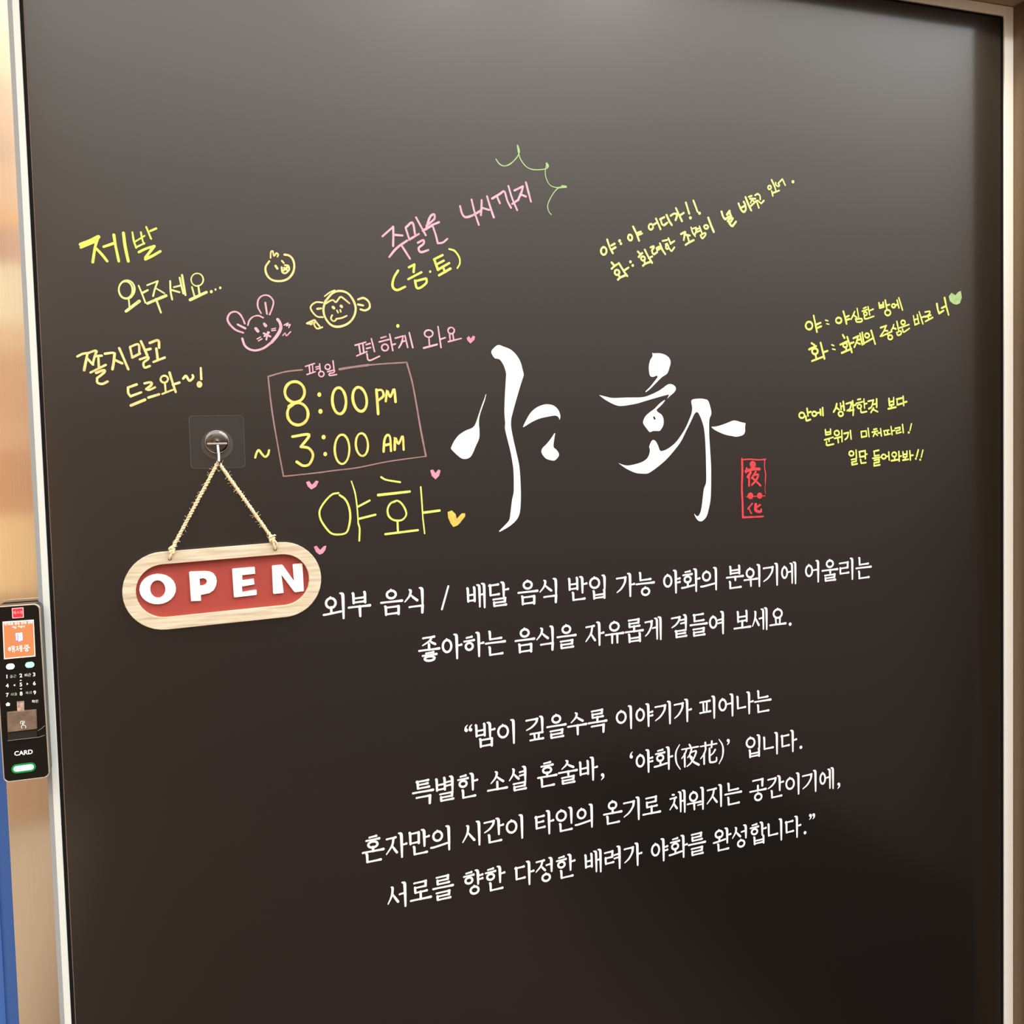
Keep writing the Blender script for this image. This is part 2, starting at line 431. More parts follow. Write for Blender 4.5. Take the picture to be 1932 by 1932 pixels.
write('handwritten_word', 'A', 20, 'w 26;210,328 280,300 345,270;w 20;212,350 325,302;345,270 322,340 302,462;328,358 370,402 412,455;385,345 470,316;462,255 475,335 500,455;535,240 548,340 572,455;'
  'w 13;603,235 614,300 632,355;668,235 676,280 690,325;626,305 695,262;630,350 695,318;708,195 745,285;w 16;738,226 783,206;w 20;652,386 700,362 770,340;768,342 735,385 702,428;702,440 760,412 815,380',
  K_lime, 'lime handwritten word at the upper left of the door')
write('handwritten_word', 'A', 12, 'o 560,670 60,70;o 552,672 52,64;575,738 582,815;w 22;555,835 655,758;w 12;650,640 680,712 702,770;w 15;675,698 720,674;w 12;715,637 795,606;795,606 772,672 760,720;785,662 845,698;w 20;718,775 858,716;w 14;782,742 820,845;'
  'w 14;890,605 893,682 905,745;897,672 960,690;918,652 975,638;962,580 975,640 990,700;980,560 992,630 1006,712;w 10;o 1095,595 46,48;w 14;1055,650 1076,725;1103,640 1112,700;w 22;1042,748 1165,690;d 1202,686 11;d 1234,670 8;d 1270,657 9',
  K_pale, 'pale lime handwritten word ending in three dots')
write('handwritten_word', 'A', 17, '185,1178 225,1158 275,1150;262,1155 250,1215 237,1282;258,1190 290,1225 306,1240;272,1150 318,1134 332,1140;330,1140 312,1195 302,1240;318,1176 370,1172;345,1190 348,1255;285,1300 400,1242;328,1302 385,1282 388,1300 335,1342;335,1342 338,1376 375,1386 415,1368;'
  '395,1157 450,1150 470,1155;468,1155 462,1215 452,1275;465,1202 525,1230;503,1115 536,1190 572,1275;585,1108 602,1185;585,1105 648,1086 656,1150;602,1186 660,1156;668,1062 715,1168;702,1130 740,1120;660,1200 718,1182 722,1198 688,1226 696,1262 735,1250;735,1075 798,1056 806,1112;785,1118 796,1205;762,1220 848,1186',
  K_cream, 'cream handwritten word above the clear hook')
write('handwritten_word', 'A', 17, '635,1390 570,1414;570,1414 572,1455 590,1482;590,1480 670,1450;w 19;592,1550 698,1506;w 17;695,1382 742,1374 746,1394 708,1426;708,1426 730,1432 775,1412;725,1490 805,1465;w 14;o 845,1350 28,26;850,1380 856,1446;830,1462 912,1430;w 17;885,1300 906,1370 932,1448;910,1392 960,1376;'
  '988,1346 1010,1326 1036,1362 1064,1338 1060,1320;1122,1265 1126,1350;d 1112,1390 22', K_cream, 'cream handwritten word with a wave and exclamation mark')
write('chick_drawing', 'A', 16, '1642,455 1614,500 1622,555 1660,595 1720,606 1780,590 1820,545 1832,490 1820,440 1792,412 1758,405;w 12;1652,430 1654,388 1668,378 1678,414 1696,394 1710,405 1704,420;w 16;1690,490 1703,510;w 14;1738,452 1752,468;1736,500 1742,538 1765,545 1792,520 1786,490 1760,485;1755,505 1775,520;1750,525 1780,500',
  K_cream, 'small cream drawing of a round chick face')
write('rabbit_drawing', 'A', 14, '1445,998 1385,975 1340,930 1325,890 1345,850 1385,838 1420,858 1445,900 1456,928;w 16;1402,935 1460,965;w 11;1480,940 1490,905 1520,876 1560,868 1596,884;1580,850 1555,800 1560,745 1595,715 1640,718 1672,755 1668,800 1645,860;w 14;1612,770 1625,855;w 17;1437,1042 1455,1092 1490,1122 1540,1132 1600,1114 1660,1070;w 24;1660,1070 1706,1012 1730,960 1722,920 1706,897;'
  'w 22;1540,966 1556,986;1604,930 1614,944;w 14;1600,1002 1650,1026;1632,992 1620,1050;1605,1024 1640,996;w 9;1660,970 1690,963;1660,983 1690,978;1550,1045 1576,1030;1560,1060 1586,1044;w 9;1755,940 1785,925 1772,946 1800,935 1790,958;1745,1018 1762,1000 1772,1020 1804,990', K_pink, 'pink line drawing of a rabbit face with long ears')
write('monkey_drawing', 'B', 16, '645,540 700,478 757,458 822,476 868,535 886,600 868,668 818,720 745,742 688,725 645,670 630,605 645,540;w 11;640,500 680,470 720,452;w 13;640,562 700,530 730,546 765,506 800,526 836,556;625,550 570,548 530,582 542,622 580,660 625,666;w 16;582,600 612,596;w 15;905,525 950,514 990,545 996,590 962,612 924,604;905,565 945,573;w 20;706,586 714,594;770,578 776,584;w 11;738,612 746,630;764,608 768,624;w 13;'
  '700,650 690,674 702,693 720,696 734,679;734,679 778,671 815,655;w 13;500,715 555,690 566,700 556,722 580,756 622,745;505,716 540,720;562,692 600,738;w 10;530,725 545,705', K_cream, 'cream drawing of a round monkey face with big ears')
write('handwritten_word', 'B', 10, '488,1056 560,1032;518,1052 524,1112;543,1044 548,1104;500,1120 566,1098;570,1062 592,1056;574,1078 596,1072;600,1035 606,1098;o 614,1116 21;o 664,1060 20;706,1012 714,1076;664,1098 714,1086 712,1104 680,1112 680,1128 735,1120', K_pink, 'small pink word set into the top line of the drawn frame')
write('drawn_frame', 'B', 11, '192,1136 330,1098 462,1083;w 17;758,1078 870,1060 985,1045;w 12;985,1045 1120,1034 1290,1024;w 13;1290,1024 1340,1210 1400,1550 1442,1766;w 9;312,1926 440,1914 600,1896;600,1896 720,1880 900,1858 1150,1808 1440,1768;330,1926 520,1905 640,1893;w 11;192,1136 222,1400 272,1700 314,1926', K_dust, 'dusty pink hand drawn rectangle round the opening hours')
write('handwritten_hours', 'B', 20, 'o 403,1258 78,82;o 427,1432 82,88;w 30;360,1375 400,1345;w 20;d 598,1279 16;d 607,1412 17;o 755,1328 54,104;o 918,1316 54,96;1050,1240 1058,1340 1064,1432;w 18;1050,1246 1092,1244 1106,1288 1064,1326;1124,1332 1136,1252 1160,1296 1190,1238 1202,1336', K_yel, 'yellow handwritten 8:00 PM in the drawn frame')
write('handwritten_hours', 'B', 20, '385,1612 516,1598 452,1692;452,1692 515,1704 548,1758 520,1828 470,1842 420,1812;d 632,1616 16;d 645,1750 15;w 16;o 778,1712 58,116;o 935,1675 48,90;w 18;1107,1730 1114,1640 1135,1600 1158,1618 1166,1725;1112,1682 1160,1670;1195,1716 1200,1626 1226,1668 1258,1610 1266,1716', K_yel, 'yellow handwritten 3:00 AM in the drawn frame')
write('handwritten_tilde', 'B', 15, '90,1778 102,1738 120,1720 145,1752 170,1772 192,1752 200,1720', K_yel, 'yellow handwritten tilde left of the drawn frame')
write('handwritten_word', 'B', 12, '882,888 965,864;912,886 922,952;942,875 950,940;895,972 975,938;968,884 1000,874;972,914 1004,906;1010,836 1035,938;975,956 992,1008 1075,975;1086,830 1126,819;1072,862 1150,842;o 1118,906 26;1155,800 1180,930;1170,886 1200,878;1200,832 1262,815;1262,815 1250,868 1228,908;1250,860 1284,852;1276,812 1298,905;1310,788 1338,906;'
  'o 1464,796 33,28;1466,826 1470,885;w 14;1425,910 1530,882;w 12;1538,740 1562,906;1555,842 1595,828;o 1642,772 25;1630,804 1634,846;1655,800 1662,842;1620,860 1722,834', K_pink, 'pink handwritten line above the drawn frame')
write('heart_drawing', 'B', 6, 'f 1765,832 1782,814 1799,836 1814,812 1832,820 1826,846 1795,874 1772,852', K_heart, 'small pink heart at the end of the pink line above the frame')
write('ink_dot', 'B', 10, 'd 1220,735 13', K_lime, 'lone yellow dot above the pink line')
write('handwritten_word', 'C', 16, '182,905 270,826;270,826 272,900 270,985;278,892 348,898;238,1076 300,1002 386,940;335,972 372,1030 410,1090;375,838 404,930;375,832 430,792 452,888;404,932 484,884;460,748 540,895;516,858 596,812;475,958 520,936 522,966 482,1002 500,1036 562,1018;545,846 558,790 582,736 610,724 612,758 578,792 545,818;590,812 650,788;600,826 622,890 640,962;640,962 682,956 720,925', K_pink, 'pink handwritten word above the bracketed days')
write('handwritten_word', 'C', 16, '825,655 842,718 872,746 930,730 996,692;920,600 944,700 980,810;1003,605 1002,670 997,730;1004,668 1065,686;1048,574 1074,660 1104,748;1090,592 1160,550;1130,574 1154,630;1158,550 1192,534 1216,610 1246,668;1225,488 1256,590 1298,688;1256,636 1308,602;1275,525 1346,490;1346,490 1332,542 1306,600;1322,556 1370,575;1370,458 1390,536 1412,618', K_pink, 'pink handwritten 4 and word beside the green flourish')
write('flourish_drawing', 'C', 9, '1122,265 1150,304 1190,322 1240,305 1296,250 1316,200 1302,150;w 12;1300,152 1308,205;w 8;1306,200 1325,265 1370,325 1430,352 1525,348 1556,326 1545,298;w 13;1540,302 1550,330;w 8;1540,310 1530,370 1540,430 1575,485 1640,505;w 14;1640,502 1705,494 1668,488;w 8;1660,495 1620,520 1575,585 1550,650 1560,700 1580,724', K_green, 'green curly burst line at the end of the pink words')
write('handwritten_word', 'C', 18, '312,1188 276,1250 266,1318 302,1350 370,1322;400,1162 446,1138;446,1138 440,1200;395,1260 505,1202;452,1272 466,1330 500,1328 545,1290 546,1258;455,1276 540,1254;d 577,1197 10;608,1096 680,1060;612,1100 642,1182;626,1140 690,1106;640,1182 735,1126;682,1156 700,1200;650,1228 745,1172;w 14;735,1010 780,1026 818,1080 822,1130 802,1168', K_lime, 'lime handwritten bracketed day names')
write('handwritten_line', 'D', 13, '@J 33;o 165,910 46,62;222,722 265,850 315,945;290,820 345,790;310,880 360,850;d 428,742 24;d 450,788 22;o 602,688 34,48;652,508 710,630 750,740;715,615 780,590;725,650 800,620;o 945,510 36,46;980,480 1050,440;1030,375 1068,460 1105,548;1100,385 1168,350;1105,380 1130,465 1165,485;1165,485 1220,440;1205,315 1250,415 1292,480;1275,325 1330,292 1382,300;1382,300 1372,350 1355,398;1360,200 1410,310 1460,415;1415,330 1490,280;1525,110 1552,200 1580,290;d 1600,362 24;1650,75 1684,168 1718,260;d 1750,285 24', K_pale, 'upper line of the slanted lime note at the top right')
write('handwritten_line', 'D', 13, '@J 33;295,1100 330,1140;295,1205 345,1160 390,1130;o 385,1265 38,42;410,1305 425,1335;400,1385 440,1350 530,1310;415,1110 500,1250 555,1325;510,1230 575,1185;d 608,1090 22;d 645,1150 21;730,920 770,962;745,1010 765,982 802,945;o 815,1035 33,33;835,1070 846,1108;815,1155 850,1125 945,1085;845,890 900,1000 965,1105;910,1030 970,1000;940,850 988,834 992,858;992,858 962,900;962,900 975,950 1000,965;1000,965 1050,930;1040,865 1080,840;1050,895 1100,870;1095,785 1130,880 1185,965;w 29;1140,745 1215,728;1188,800 1218,788;o 1215,845 22,33;1235,700 1275,795;1275,785 1335,745;1250,865 1278,908 1296,908;1296,908 1335,850;w 32;1445,630 1510,595;1515,600 1500,670 1490,730;1520,640 1590,655;1550,655 1575,745;1520,810 1570,775 1655,730;w 27;1610,520 1640,610 1680,670;1640,540 1700,528 1692,590 1672,640;1690,560 1745,535;1695,600 1760,575;1750,500 1790,610;1768,650 1840,612 1852,640 1800,700 1766,656;w 31;o 1860,512 34,30;@K 40;60,925 110,1060 165,1195;315,810 345,905 385,955;385,955 455,905;420,865 470,795;470,795 478,850 500,905;435,990 490,932 532,938;532,938 500,995 462,1025;462,1025 500,1075 530,1082;530,1082 592,1000;640,650 690,770 740,812 778,770 770,680 740,620;690,735 768,692;775,530 830,670 885,785;w 32;835,525 892,506;858,562 962,560;902,565 872,640;902,590 940,612;875,700 985,600;985,600 1030,735;955,495 1010,470 1050,505 1056,572;1010,592 1075,652;1075,652 1125,598;o 1235,345 30,35;1275,200 1330,320 1355,400;1275,412 1298,505;1292,452 1350,430 1422,402;w 31;1352,255 1358,292 1398,326 1424,302 1406,278;1400,268 1480,185;1480,185 1535,300;d 1683,235 28', K_pale, 'lower longer line of the slanted lime note at the top right')
write('handwritten_line', 'E', 15, 'o 234,480 32,37;278,384 294,460 310,540;300,472 346,452;306,506 352,486;w 10;392,428 415,434;402,462 425,467;w 15;o 518,430 27,26;563,344 580,405 594,462;580,402 616,386;586,428 622,416;w 12;672,345 655,385 636,420;662,380 692,402;695,315 710,404;680,416 692,444 738,440 736,414 684,420;756,316 782,304;744,342 792,326;o 774,366 16;800,298 816,376;816,336 850,322;764,395 776,416 856,390;w 14;904,262 912,312;944,258 950,300;910,290 946,280;912,312 952,300;965,238 980,322;980,286 1006,278;o 988,356 27,26;o 1044,290 17;1062,286 1086,276;1078,236 1096,310;1094,214 1130,330', K_lime2, 'upper line of the lime note with a green heart')
write('handwritten_line', 'E', 16, '258,648 286,666;235,708 302,676;o 290,726 27;296,756 302,786;262,820 365,780;345,644 382,796;372,736 412,722;w 10;452,664 472,672;458,704 484,710;w 15;558,570 574,598;534,662 602,632;o 580,668 20;586,688 592,712;548,742 640,702;600,588 645,736;628,652 662,640;w 14;658,602 708,580;704,584 688,640 668,686;690,642 722,656;706,618 728,610;722,556 744,662;744,546 760,656;o 790,575 21;770,644 848,600;830,528 868,656;w 13;920,500 976,480;972,484 950,535 918,582;955,528 988,530;930,582 1028,536;985,558 994,582;o 1012,592 21;1046,470 1038,500 1022,524;1040,502 1068,512;1076,440 1092,522;1074,546 1086,572 1116,560 1112,532 1076,546;o 1135,450 20;1102,502 1192,470;1130,512 1142,542 1196,506;1234,386 1250,470;1272,376 1286,452;1240,426 1280,412;1250,472 1290,456;1290,348 1326,462;1314,402 1346,392;1346,350 1392,344 1382,376 1350,396;1350,396 1402,380;1376,392 1384,420;1350,440 1420,402;w 17;1460,272 1470,330 1482,362;1482,362 1524,336;1506,312 1548,292;1534,214 1552,300 1572,376', K_lime2, 'lower line of the lime note ending at the green heart')
write('heart_drawing', 'E', 8, 'f 1638,188 1600,164 1574,200 1584,246 1620,273 1650,279 1682,265 1700,210 1690,146 1664,158', K_green, 'pale green heart at the end of the lime note')
write('handwritten_line', 'E', 14, 'o 165,1340 26,26;215,1274 225,1346;224,1316 250,1306;204,1350 210,1390 248,1380;o 284,1326 21;306,1320 330,1315;342,1284 346,1336;364,1268 368,1342;500,1230 490,1270 470,1308;496,1266 522,1286;535,1224 542,1282;540,1256 560,1250;562,1208 572,1292;o 538,1326 22;590,1230 642,1214;642,1214 628,1275 600,1296;652,1202 656,1270;656,1246 682,1240;618,1298 662,1286;660,1286 656,1340;w 12;700,1190 728,1184;685,1226 748,1210;o 716,1256 19;760,1184 766,1272;766,1232 788,1226;730,1284 736,1312 786,1304;w 14;800,1206 852,1194;852,1194 832,1260 808,1276;850,1236 872,1230;882,1184 882,1262;852,1270 828,1312;850,1284 892,1306;1000,1180 1006,1246;1045,1170 1046,1232;1006,1212 1044,1204;1006,1246 1046,1236;1025,1242 1026,1266;994,1278 1066,1262;1074,1186 1122,1175;1078,1186 1081,1240;1080,1240 1126,1226;1136,1158 1142,1246;1142,1216 1170,1210', K_lime2, 'top line of the three line lime note')
write('handwritten_line', 'E', 13, '390,1478 396,1528;440,1472 441,1520;396,1504 440,1498;396,1528 441,1520;384,1576 466,1550;426,1564 426,1590;402,1592 406,1626 470,1616;o 500,1510 23;478,1562 536,1548;510,1560 515,1602;548,1484 551,1592;570,1515 612,1505;612,1505 602,1550 580,1572;630,1488 638,1568;w 12;734,1496 738,1550;738,1550 786,1540;782,1490 786,1540;734,1496 782,1490;800,1464 810,1546;856,1476 882,1470;840,1502 892,1490;870,1496 850,1542;868,1512 890,1532;895,1510 914,1508;920,1468 928,1538;950,1490 1000,1482;955,1490 960,1530;960,1530 1012,1518;984,1490 990,1520;1020,1448 1030,1526;1030,1490 1056,1485;1060,1466 1106,1456;1106,1456 1106,1480;1106,1480 1070,1490;1070,1490 1072,1515;1072,1515 1116,1502;1130,1428 1138,1506;1216,1422 1202,1484;d 1190,1505 10', K_lime2, 'middle line of the three line lime note')
write('handwritten_line', 'E', 13, 'o 640,1706 22;685,1674 689,1746;640,1766 686,1756;686,1756 686,1780;686,1780 645,1790;645,1790 648,1815;648,1815 696,1805;714,1690 762,1682;718,1690 722,1740;722,1740 768,1732;772,1678 774,1756;774,1716 790,1712;728,1765 735,1800;735,1800 780,1794;855,1686 902,1675;858,1688 862,1730;862,1730 906,1722;844,1753 916,1742;860,1771 906,1762;906,1762 906,1788;906,1788 858,1798;858,1798 858,1825;858,1825 913,1815;o 950,1736 21;972,1736 992,1732;998,1692 1003,1768;o 1050,1716 21;1055,1738 1056,1765;1024,1776 1086,1765;1095,1688 1099,1778;1099,1736 1120,1730;1134,1690 1138,1742;1172,1684 1173,1738;1138,1716 1172,1712;1138,1742 1173,1738;1156,1742 1158,1766;1134,1770 1188,1762;1200,1680 1206,1768;1206,1726 1232,1722;1282,1672 1266,1736;d 1258,1756 9;1326,1674 1310,1742;d 1300,1766 9', K_lime2, 'bottom line of the three line lime note')
write('handwritten_name', 'H', 18, '500,560 440,574 372,640 322,725 326,802 370,880 430,945 500,958 575,940 603,870 614,780 600,690 565,620 512,580;w 13;625,447 660,560 680,700 690,850;w 16;690,850 704,905 700,1018;w 20;690,690 800,632;695,808 855,768;w 18;910,408 960,434 1092,456;w 23;882,580 1185,546;w 18;1050,636 1000,660 972,715 980,775 1015,812 1063,825 1115,815 1150,770 1140,715 1105,660 1065,634 1030,648;1067,830 1071,936;w 22;950,955 1262,916;w 14;1290,503 1300,640 1310,800;1310,800 1327,948;w 22;1318,748 1470,728', K_lime2, 'large lime handwritten two syllable name under the drawn frame')
write('heart_drawing', 'H', 9, 'f 1548,742 1588,727 1624,762 1635,806 1682,756 1716,754 1716,784 1664,850 1640,872 1602,886 1576,850 1552,795', K_gold, 'golden yellow heart right of the lime name')
write('heart_drawing', 'H', 9, 'f 190,456 220,444 247,482 285,440 311,448 286,500 240,526 206,496', K_heart, 'pink heart above the first letter of the lime name')
write('heart_drawing', 'H', 9, 'f 1380,342 1408,334 1430,368 1460,334 1480,346 1466,395 1432,429 1396,396', K_heart, 'pink heart under the bottom right corner of the drawn frame')
write('heart_drawing', 'H', 9, 'f 264,1076 290,1064 325,1106 360,1070 384,1064 376,1106 350,1140 320,1151 285,1126', K_heart, 'pink heart just above the end of the hanging sign')

# ------------------------------------------------------------------ brush lettering and seal
def smooth_loop(pts, n=5):
    P = [Vector(p) for p in pts]; o = []; q = len(P)
    for i in range(q):
        p0, p1, p2, p3 = P[i - 1], P[i], P[(i + 1) % q], P[(i + 2) % q]
        sharp1 = (p1 - p0).angle(p2 - p1, 0) > 1.25; sharp2 = (p2 - p1).angle(p3 - p2, 0) > 1.25
        m1 = (p2 - p0) * 0.5 if not sharp1 else (p2 - p1); m2 = (p3 - p1) * 0.5 if not sharp2 else (p2 - p1)
        ln = (p2 - p1).length
        if m1.length > 1.3 * ln: m1 = m1.normalized() * 1.3 * ln
        if m2.length > 1.3 * ln: m2 = m2.normalized() * 1.3 * ln
        for k in range(n):
            t = k / n
            o.append(p1 * (2 * t ** 3 - 3 * t * t + 1) + m1 * (t ** 3 - 2 * t * t + t) + p2 * (-2 * t ** 3 + 3 * t * t) + m2 * (t ** 3 - t * t))
    return [(p.x, p.y) for p in o]
def brush(name, crop, shapes, label):
    b = MB()
    for sh in shapes:
        b.fill([[cpt(crop, *p) for p in smooth_loop(pts_of(t))] for t in sh], INK)
    return b.build(name, M_white, door, label)
brush('brush_letter', 'F', [
 ['470,598 455,660 435,715 410,795 403,860 408,930 405,1000 375,1070 340,1150 310,1180 265,1188 225,1170 150,1097 155,1070 180,1020 220,970 280,930 340,905 370,870 395,800 425,710 455,630 465,600'],
 ['515,210 560,158 590,150 625,163 690,190 740,235 780,300 800,370 811,420 800,460 775,540 740,660 710,770 697,830 697,900 715,1000 740,1110 770,1250 782,1400 785,1540 778,1660 760,1720 720,1770 660,1815 590,1853 588,1843 650,1780 680,1740 690,1680 705,1560 720,1480 718,1300 708,1220 690,1120 660,1000 640,910 642,860 635,760 640,600 650,430 650,405 630,340 600,290 575,275 545,268'],
 ['803,895 835,830 875,765 935,715 1010,690 1080,700 1125,740 1145,795 1138,832 1125,805 1095,793 1030,803 950,822 880,855 812,897'],
 ['1098,952 1090,1000 1083,1075 1110,1105 1132,1140 1125,1170 1095,1200 1070,1202 1015,1185 980,1145 972,1115 985,1085 1020,1050 1060,1000 1090,955']],
 'first large white brush letter, with a long swaying upright')
brush('brush_letter', 'G', [
 ['628,220 640,225 700,225 750,240 785,270 797,310 785,360 765,410 715,445 660,500 610,550 572,580 568,572 610,530 650,480 678,440 670,428 640,440 620,438 605,420 598,350 610,290 632,250'],
 ['145,605 200,618 270,632 400,628 540,625 620,600 700,560 770,510 810,508 840,530 843,560 820,590 795,610 765,640 785,600 740,610 600,650 480,685 350,705 290,695 220,660 175,630'],
 ['748,652 720,690 668,740 680,760 715,785 732,825 730,880 705,925 690,933 640,933 615,942 600,938 550,870 548,840 570,795 610,760 650,730 700,680 740,652', '640,800 650,802 660,822 655,832 645,826 638,810'],
 ['320,1225 380,1245 430,1245 520,1222 575,1190 600,1150 608,1105 602,1075 620,1030 637,1015 660,1025 680,1060 700,1110 720,1115 770,1095 840,1040 900,960 940,890 970,820 988,770 993,720 985,665 1000,645 1060,638 1110,643 1140,660 1160,720 1168,775 1150,830 1148,950 1155,1080 1165,1250 1165,1450 1160,1560 1145,1640 1125,1710 1090,1750 1060,1755 1035,1735 1015,1700 1012,1685 1035,1708 1055,1700 1075,1650 1090,1540 1100,1460 1120,1400 1120,1250 1115,1080 1105,940 1085,850 1050,770 1030,760 1010,785 980,850 940,930 890,1030 830,1110 760,1190 680,1260 600,1315 560,1322 480,1315 400,1280 340,1240'],
 ['1168,895 1220,890 1290,868 1360,840 1390,838 1430,850 1480,862 1475,900 1475,940 1455,970 1400,985 1360,980 1290,965 1210,930 1175,905']],
 'second large white brush letter, with a ring and a long hooked upright')
write('seal_stamp', 'G', 12, 'w 17;1447,1188 1450,1300 1446,1450 1452,1600 1455,1722;w 11;1456,1194 1520,1190 1600,1196 1662,1190;w 10;1655,1192 1652,1260 1662,1330 1658,1400;w 5;1662,1400 1656,1460 1662,1505;w 14;1456,1720 1560,1716 1640,1712;'
 'd 1545,1238 29;w 24;1482,1298 1550,1280 1605,1280;w 18;1490,1272 1484,1310;w 24;1525,1312 1500,1352;w 17;1512,1345 1511,1432;w 18;1572,1304 1536,1362;w 17;1552,1336 1595,1332 1572,1385 1536,1424;w 18;1548,1366 1585,1400 1615,1430;d 1524,1524 27;d 1608,1522 25;w 8;1488,1532 1656,1524;w 15;1540,1594 1500,1642;w 12;1508,1628 1520,1662 1532,1684;w 25;1572,1602 1570,1650 1596,1668 1618,1666;w 17;1620,1668 1622,1646;1575,1632 1612,1606', K_red, 'small red rectangular seal with two characters')

# ------------------------------------------------------------------ printed lettering (syllables built stroke by stroke)
CHO = 'ㄱㄲㄴㄷㄸㄹㅁㅂㅃㅅㅆㅇㅈㅉㅊㅋㅌㅍㅎ'
JUNG = 'ㅏㅐㅑㅒㅓㅔㅕㅖㅗㅘㅙㅚㅛㅜㅝㅞㅟㅠㅡㅢㅣ'
JONG = ' ㄱㄲㄳㄴㄵㄶㄷㄹㄺㄻㄼㄽㄾㄿㅀㅁㅂㅄㅅㅆㅇㅈㅊㅋㅌㅍㅎ'
TH, TV = 0.080, 0.112
def vs_(x, y0, y1, w=TV):
    return ([(x - 0.115, y0 + 0.004), (x - 0.035, y0 + 0.030), (x, y0 + 0.10), (x + 0.004, (y0 + y1) / 2), (x + 0.002, y1)], [w * .50, w * .95, w * 1.05, w * .95, w * .68])
def vl(x, y0, y1, w=TV * .9):                      # small upright inside a consonant
    return ([(x - 0.028, y0 - 0.01), (x, y0 + 0.03), (x + 0.006, y1)], [w * .8, w, w * .85])
def hs(x0, x1, y, w=TH):
    return ([(x0, y + 0.014), (x0 + (x1 - x0) * .25, y + 0.004), (x0 + (x1 - x0) * .75, y - 0.008), (x1, y - 0.018)], [w * .95, w * .85, w * .95, w * 1.25])
def ring(cx, cy, rx, ry, w=TH * 1.12):
    p = [(cx + rx * math.sin(i * math.pi / 10), cy - ry * math.cos(i * math.pi / 10)) for i in range(21)]
    return [(p, [w] * 21), ([(cx - 0.012, cy - ry - 0.045), (cx + 0.004, cy - ry)], [w * .7, w])]
def cons(j, x0, y0, x1, y1, up=False):
    w = x1 - x0; h = y1 - y0; o = []
    if j == 'ㄱ':
        o.append(hs(x0, x1, y0 + .03))
        if up: o.append(([(x1 - .012, y0 + .02), (x1 - .03, y1)], [TV, TV * .85]))
        else: o.append(([(x1 - .02, y0 + .02), (x1 - .10 * w, y0 + h * .35), (x0 + .5 * w, y0 + h * .75), (x0, y1)], [TV, TV * .8, TH, TH * .6]))
    elif j == 'ㄴ':
        o.append(vl(x0 + .03, y0, y1 - .03)); o.append(hs(x0 + .03, x1, y1 - .02))
    elif j in 'ㄷㅌ':
        o.append(hs(x0, x1 - .03, y0 + .03)); o.append(vl(x0 + .05, y0 + .03, y1 - .03)); o.append(hs(x0 + .05, x1, y1 - .02))
        if j == 'ㅌ': o.append(hs(x0 + .06, x1 - .06, y0 + h * .5))
    elif j == 'ㄹ':
        m_ = y0 + h * .48
        o.append(hs(x0, x1 - .03, y0 + .02)); o.append(([(x1 - .04, y0 + .02), (x1 - .05, m_)], [TV * .85] * 2)); o.append(hs(x0 + .03, x1 - .05, m_ + .01))
        o.append(([(x0 + .035, m_), (x0 + .04, y1 - .03)], [TV * .8] * 2)); o.append(hs(x0 + .04, x1, y1 - .02))
    elif j == 'ㅁ':
        o.append(vl(x0 + .04, y0, y1)); o.append(hs(x0 + .04, x1 - .02, y0 + .03)); o.append(([(x1 - .02, y0 + .02), (x1 - .03, y1)], [TV * .9, TV * .85])); o.append(hs(x0 + .04, x1 - .03, y1 - .03))
    elif j == 'ㅂ':
        o.append(vl(x0 + .04, y0, y1)); o.append(vl(x1 - .03, y0 - .02, y1)); o.append(hs(x0 + .04, x1 - .03, y0 + h * .5)); o.append(hs(x0 + .04, x1 - .03, y1 - .03))
    elif j in 'ㅅㅈㅊ':
        t = y0
        if j == 'ㅊ': o.append(([(x0 + w * .38, y0 - .01), (x0 + w * .62, y0)], [TH] * 2)); t = y0 + h * .2
        if j in 'ㅈㅊ':
            o.append(hs(x0 + .02, x1 - .04, t + .02))
            o.append(([(x0 + w * .72, t + .02), (x0 + w * .55, t + (y1 - t) * .5), (x0 - .01, y1)], [TV * .8, TV * .75, TH * .6]))
            o.append(([(x0 + w * .52, t + (y1 - t) * .45), (x0 + w * .75, t + (y1 - t) * .72), (x1, y1 - .02)], [TH * .6, TV * .8, TV * .85]))
        else:
            o.append(([(x0 + w * .36, t - .02), (x0 + w * .48, t + .03), (x0 + w * .38, t + h * .5), (x0 - .01, y1)], [TH * .7, TV * .9, TV * .75, TH * .6]))
            o.append(([(x0 + w * .44, t + h * .38), (x0 + w * .68, t + h * .65), (x1, y1 - .03)], [TH * .6, TV * .8, TV * .9]))
    elif j == 'ㅇ':
        o += ring((x0 + x1) / 2, (y0 + y1) / 2 + .01, min(w * .43, h * .62), h * .46)
    elif j == 'ㅍ':
        o.append(hs(x0, x1, y0 + .03)); o.append(([(x0 + w * .32, y0 + .04), (x0 + w * .36, y1 - .03)], [TV * .75] * 2)); o.append(([(x0 + w * .70, y0 + .03), (x0 + w * .66, y1 - .04)], [TV * .75] * 2)); o.append(hs(x0 - .01, x1 + .02, y1 - .02))
    elif j == 'ㅎ':
        o.append(hs(x0 + w * .25, x0 + w * .78, y0 + .0)); o.append(hs(x0, x1, y0 + h * .27))
        o += ring((x0 + x1) / 2, y0 + h * .70, w * .36, h * .27)[:1]
    return o
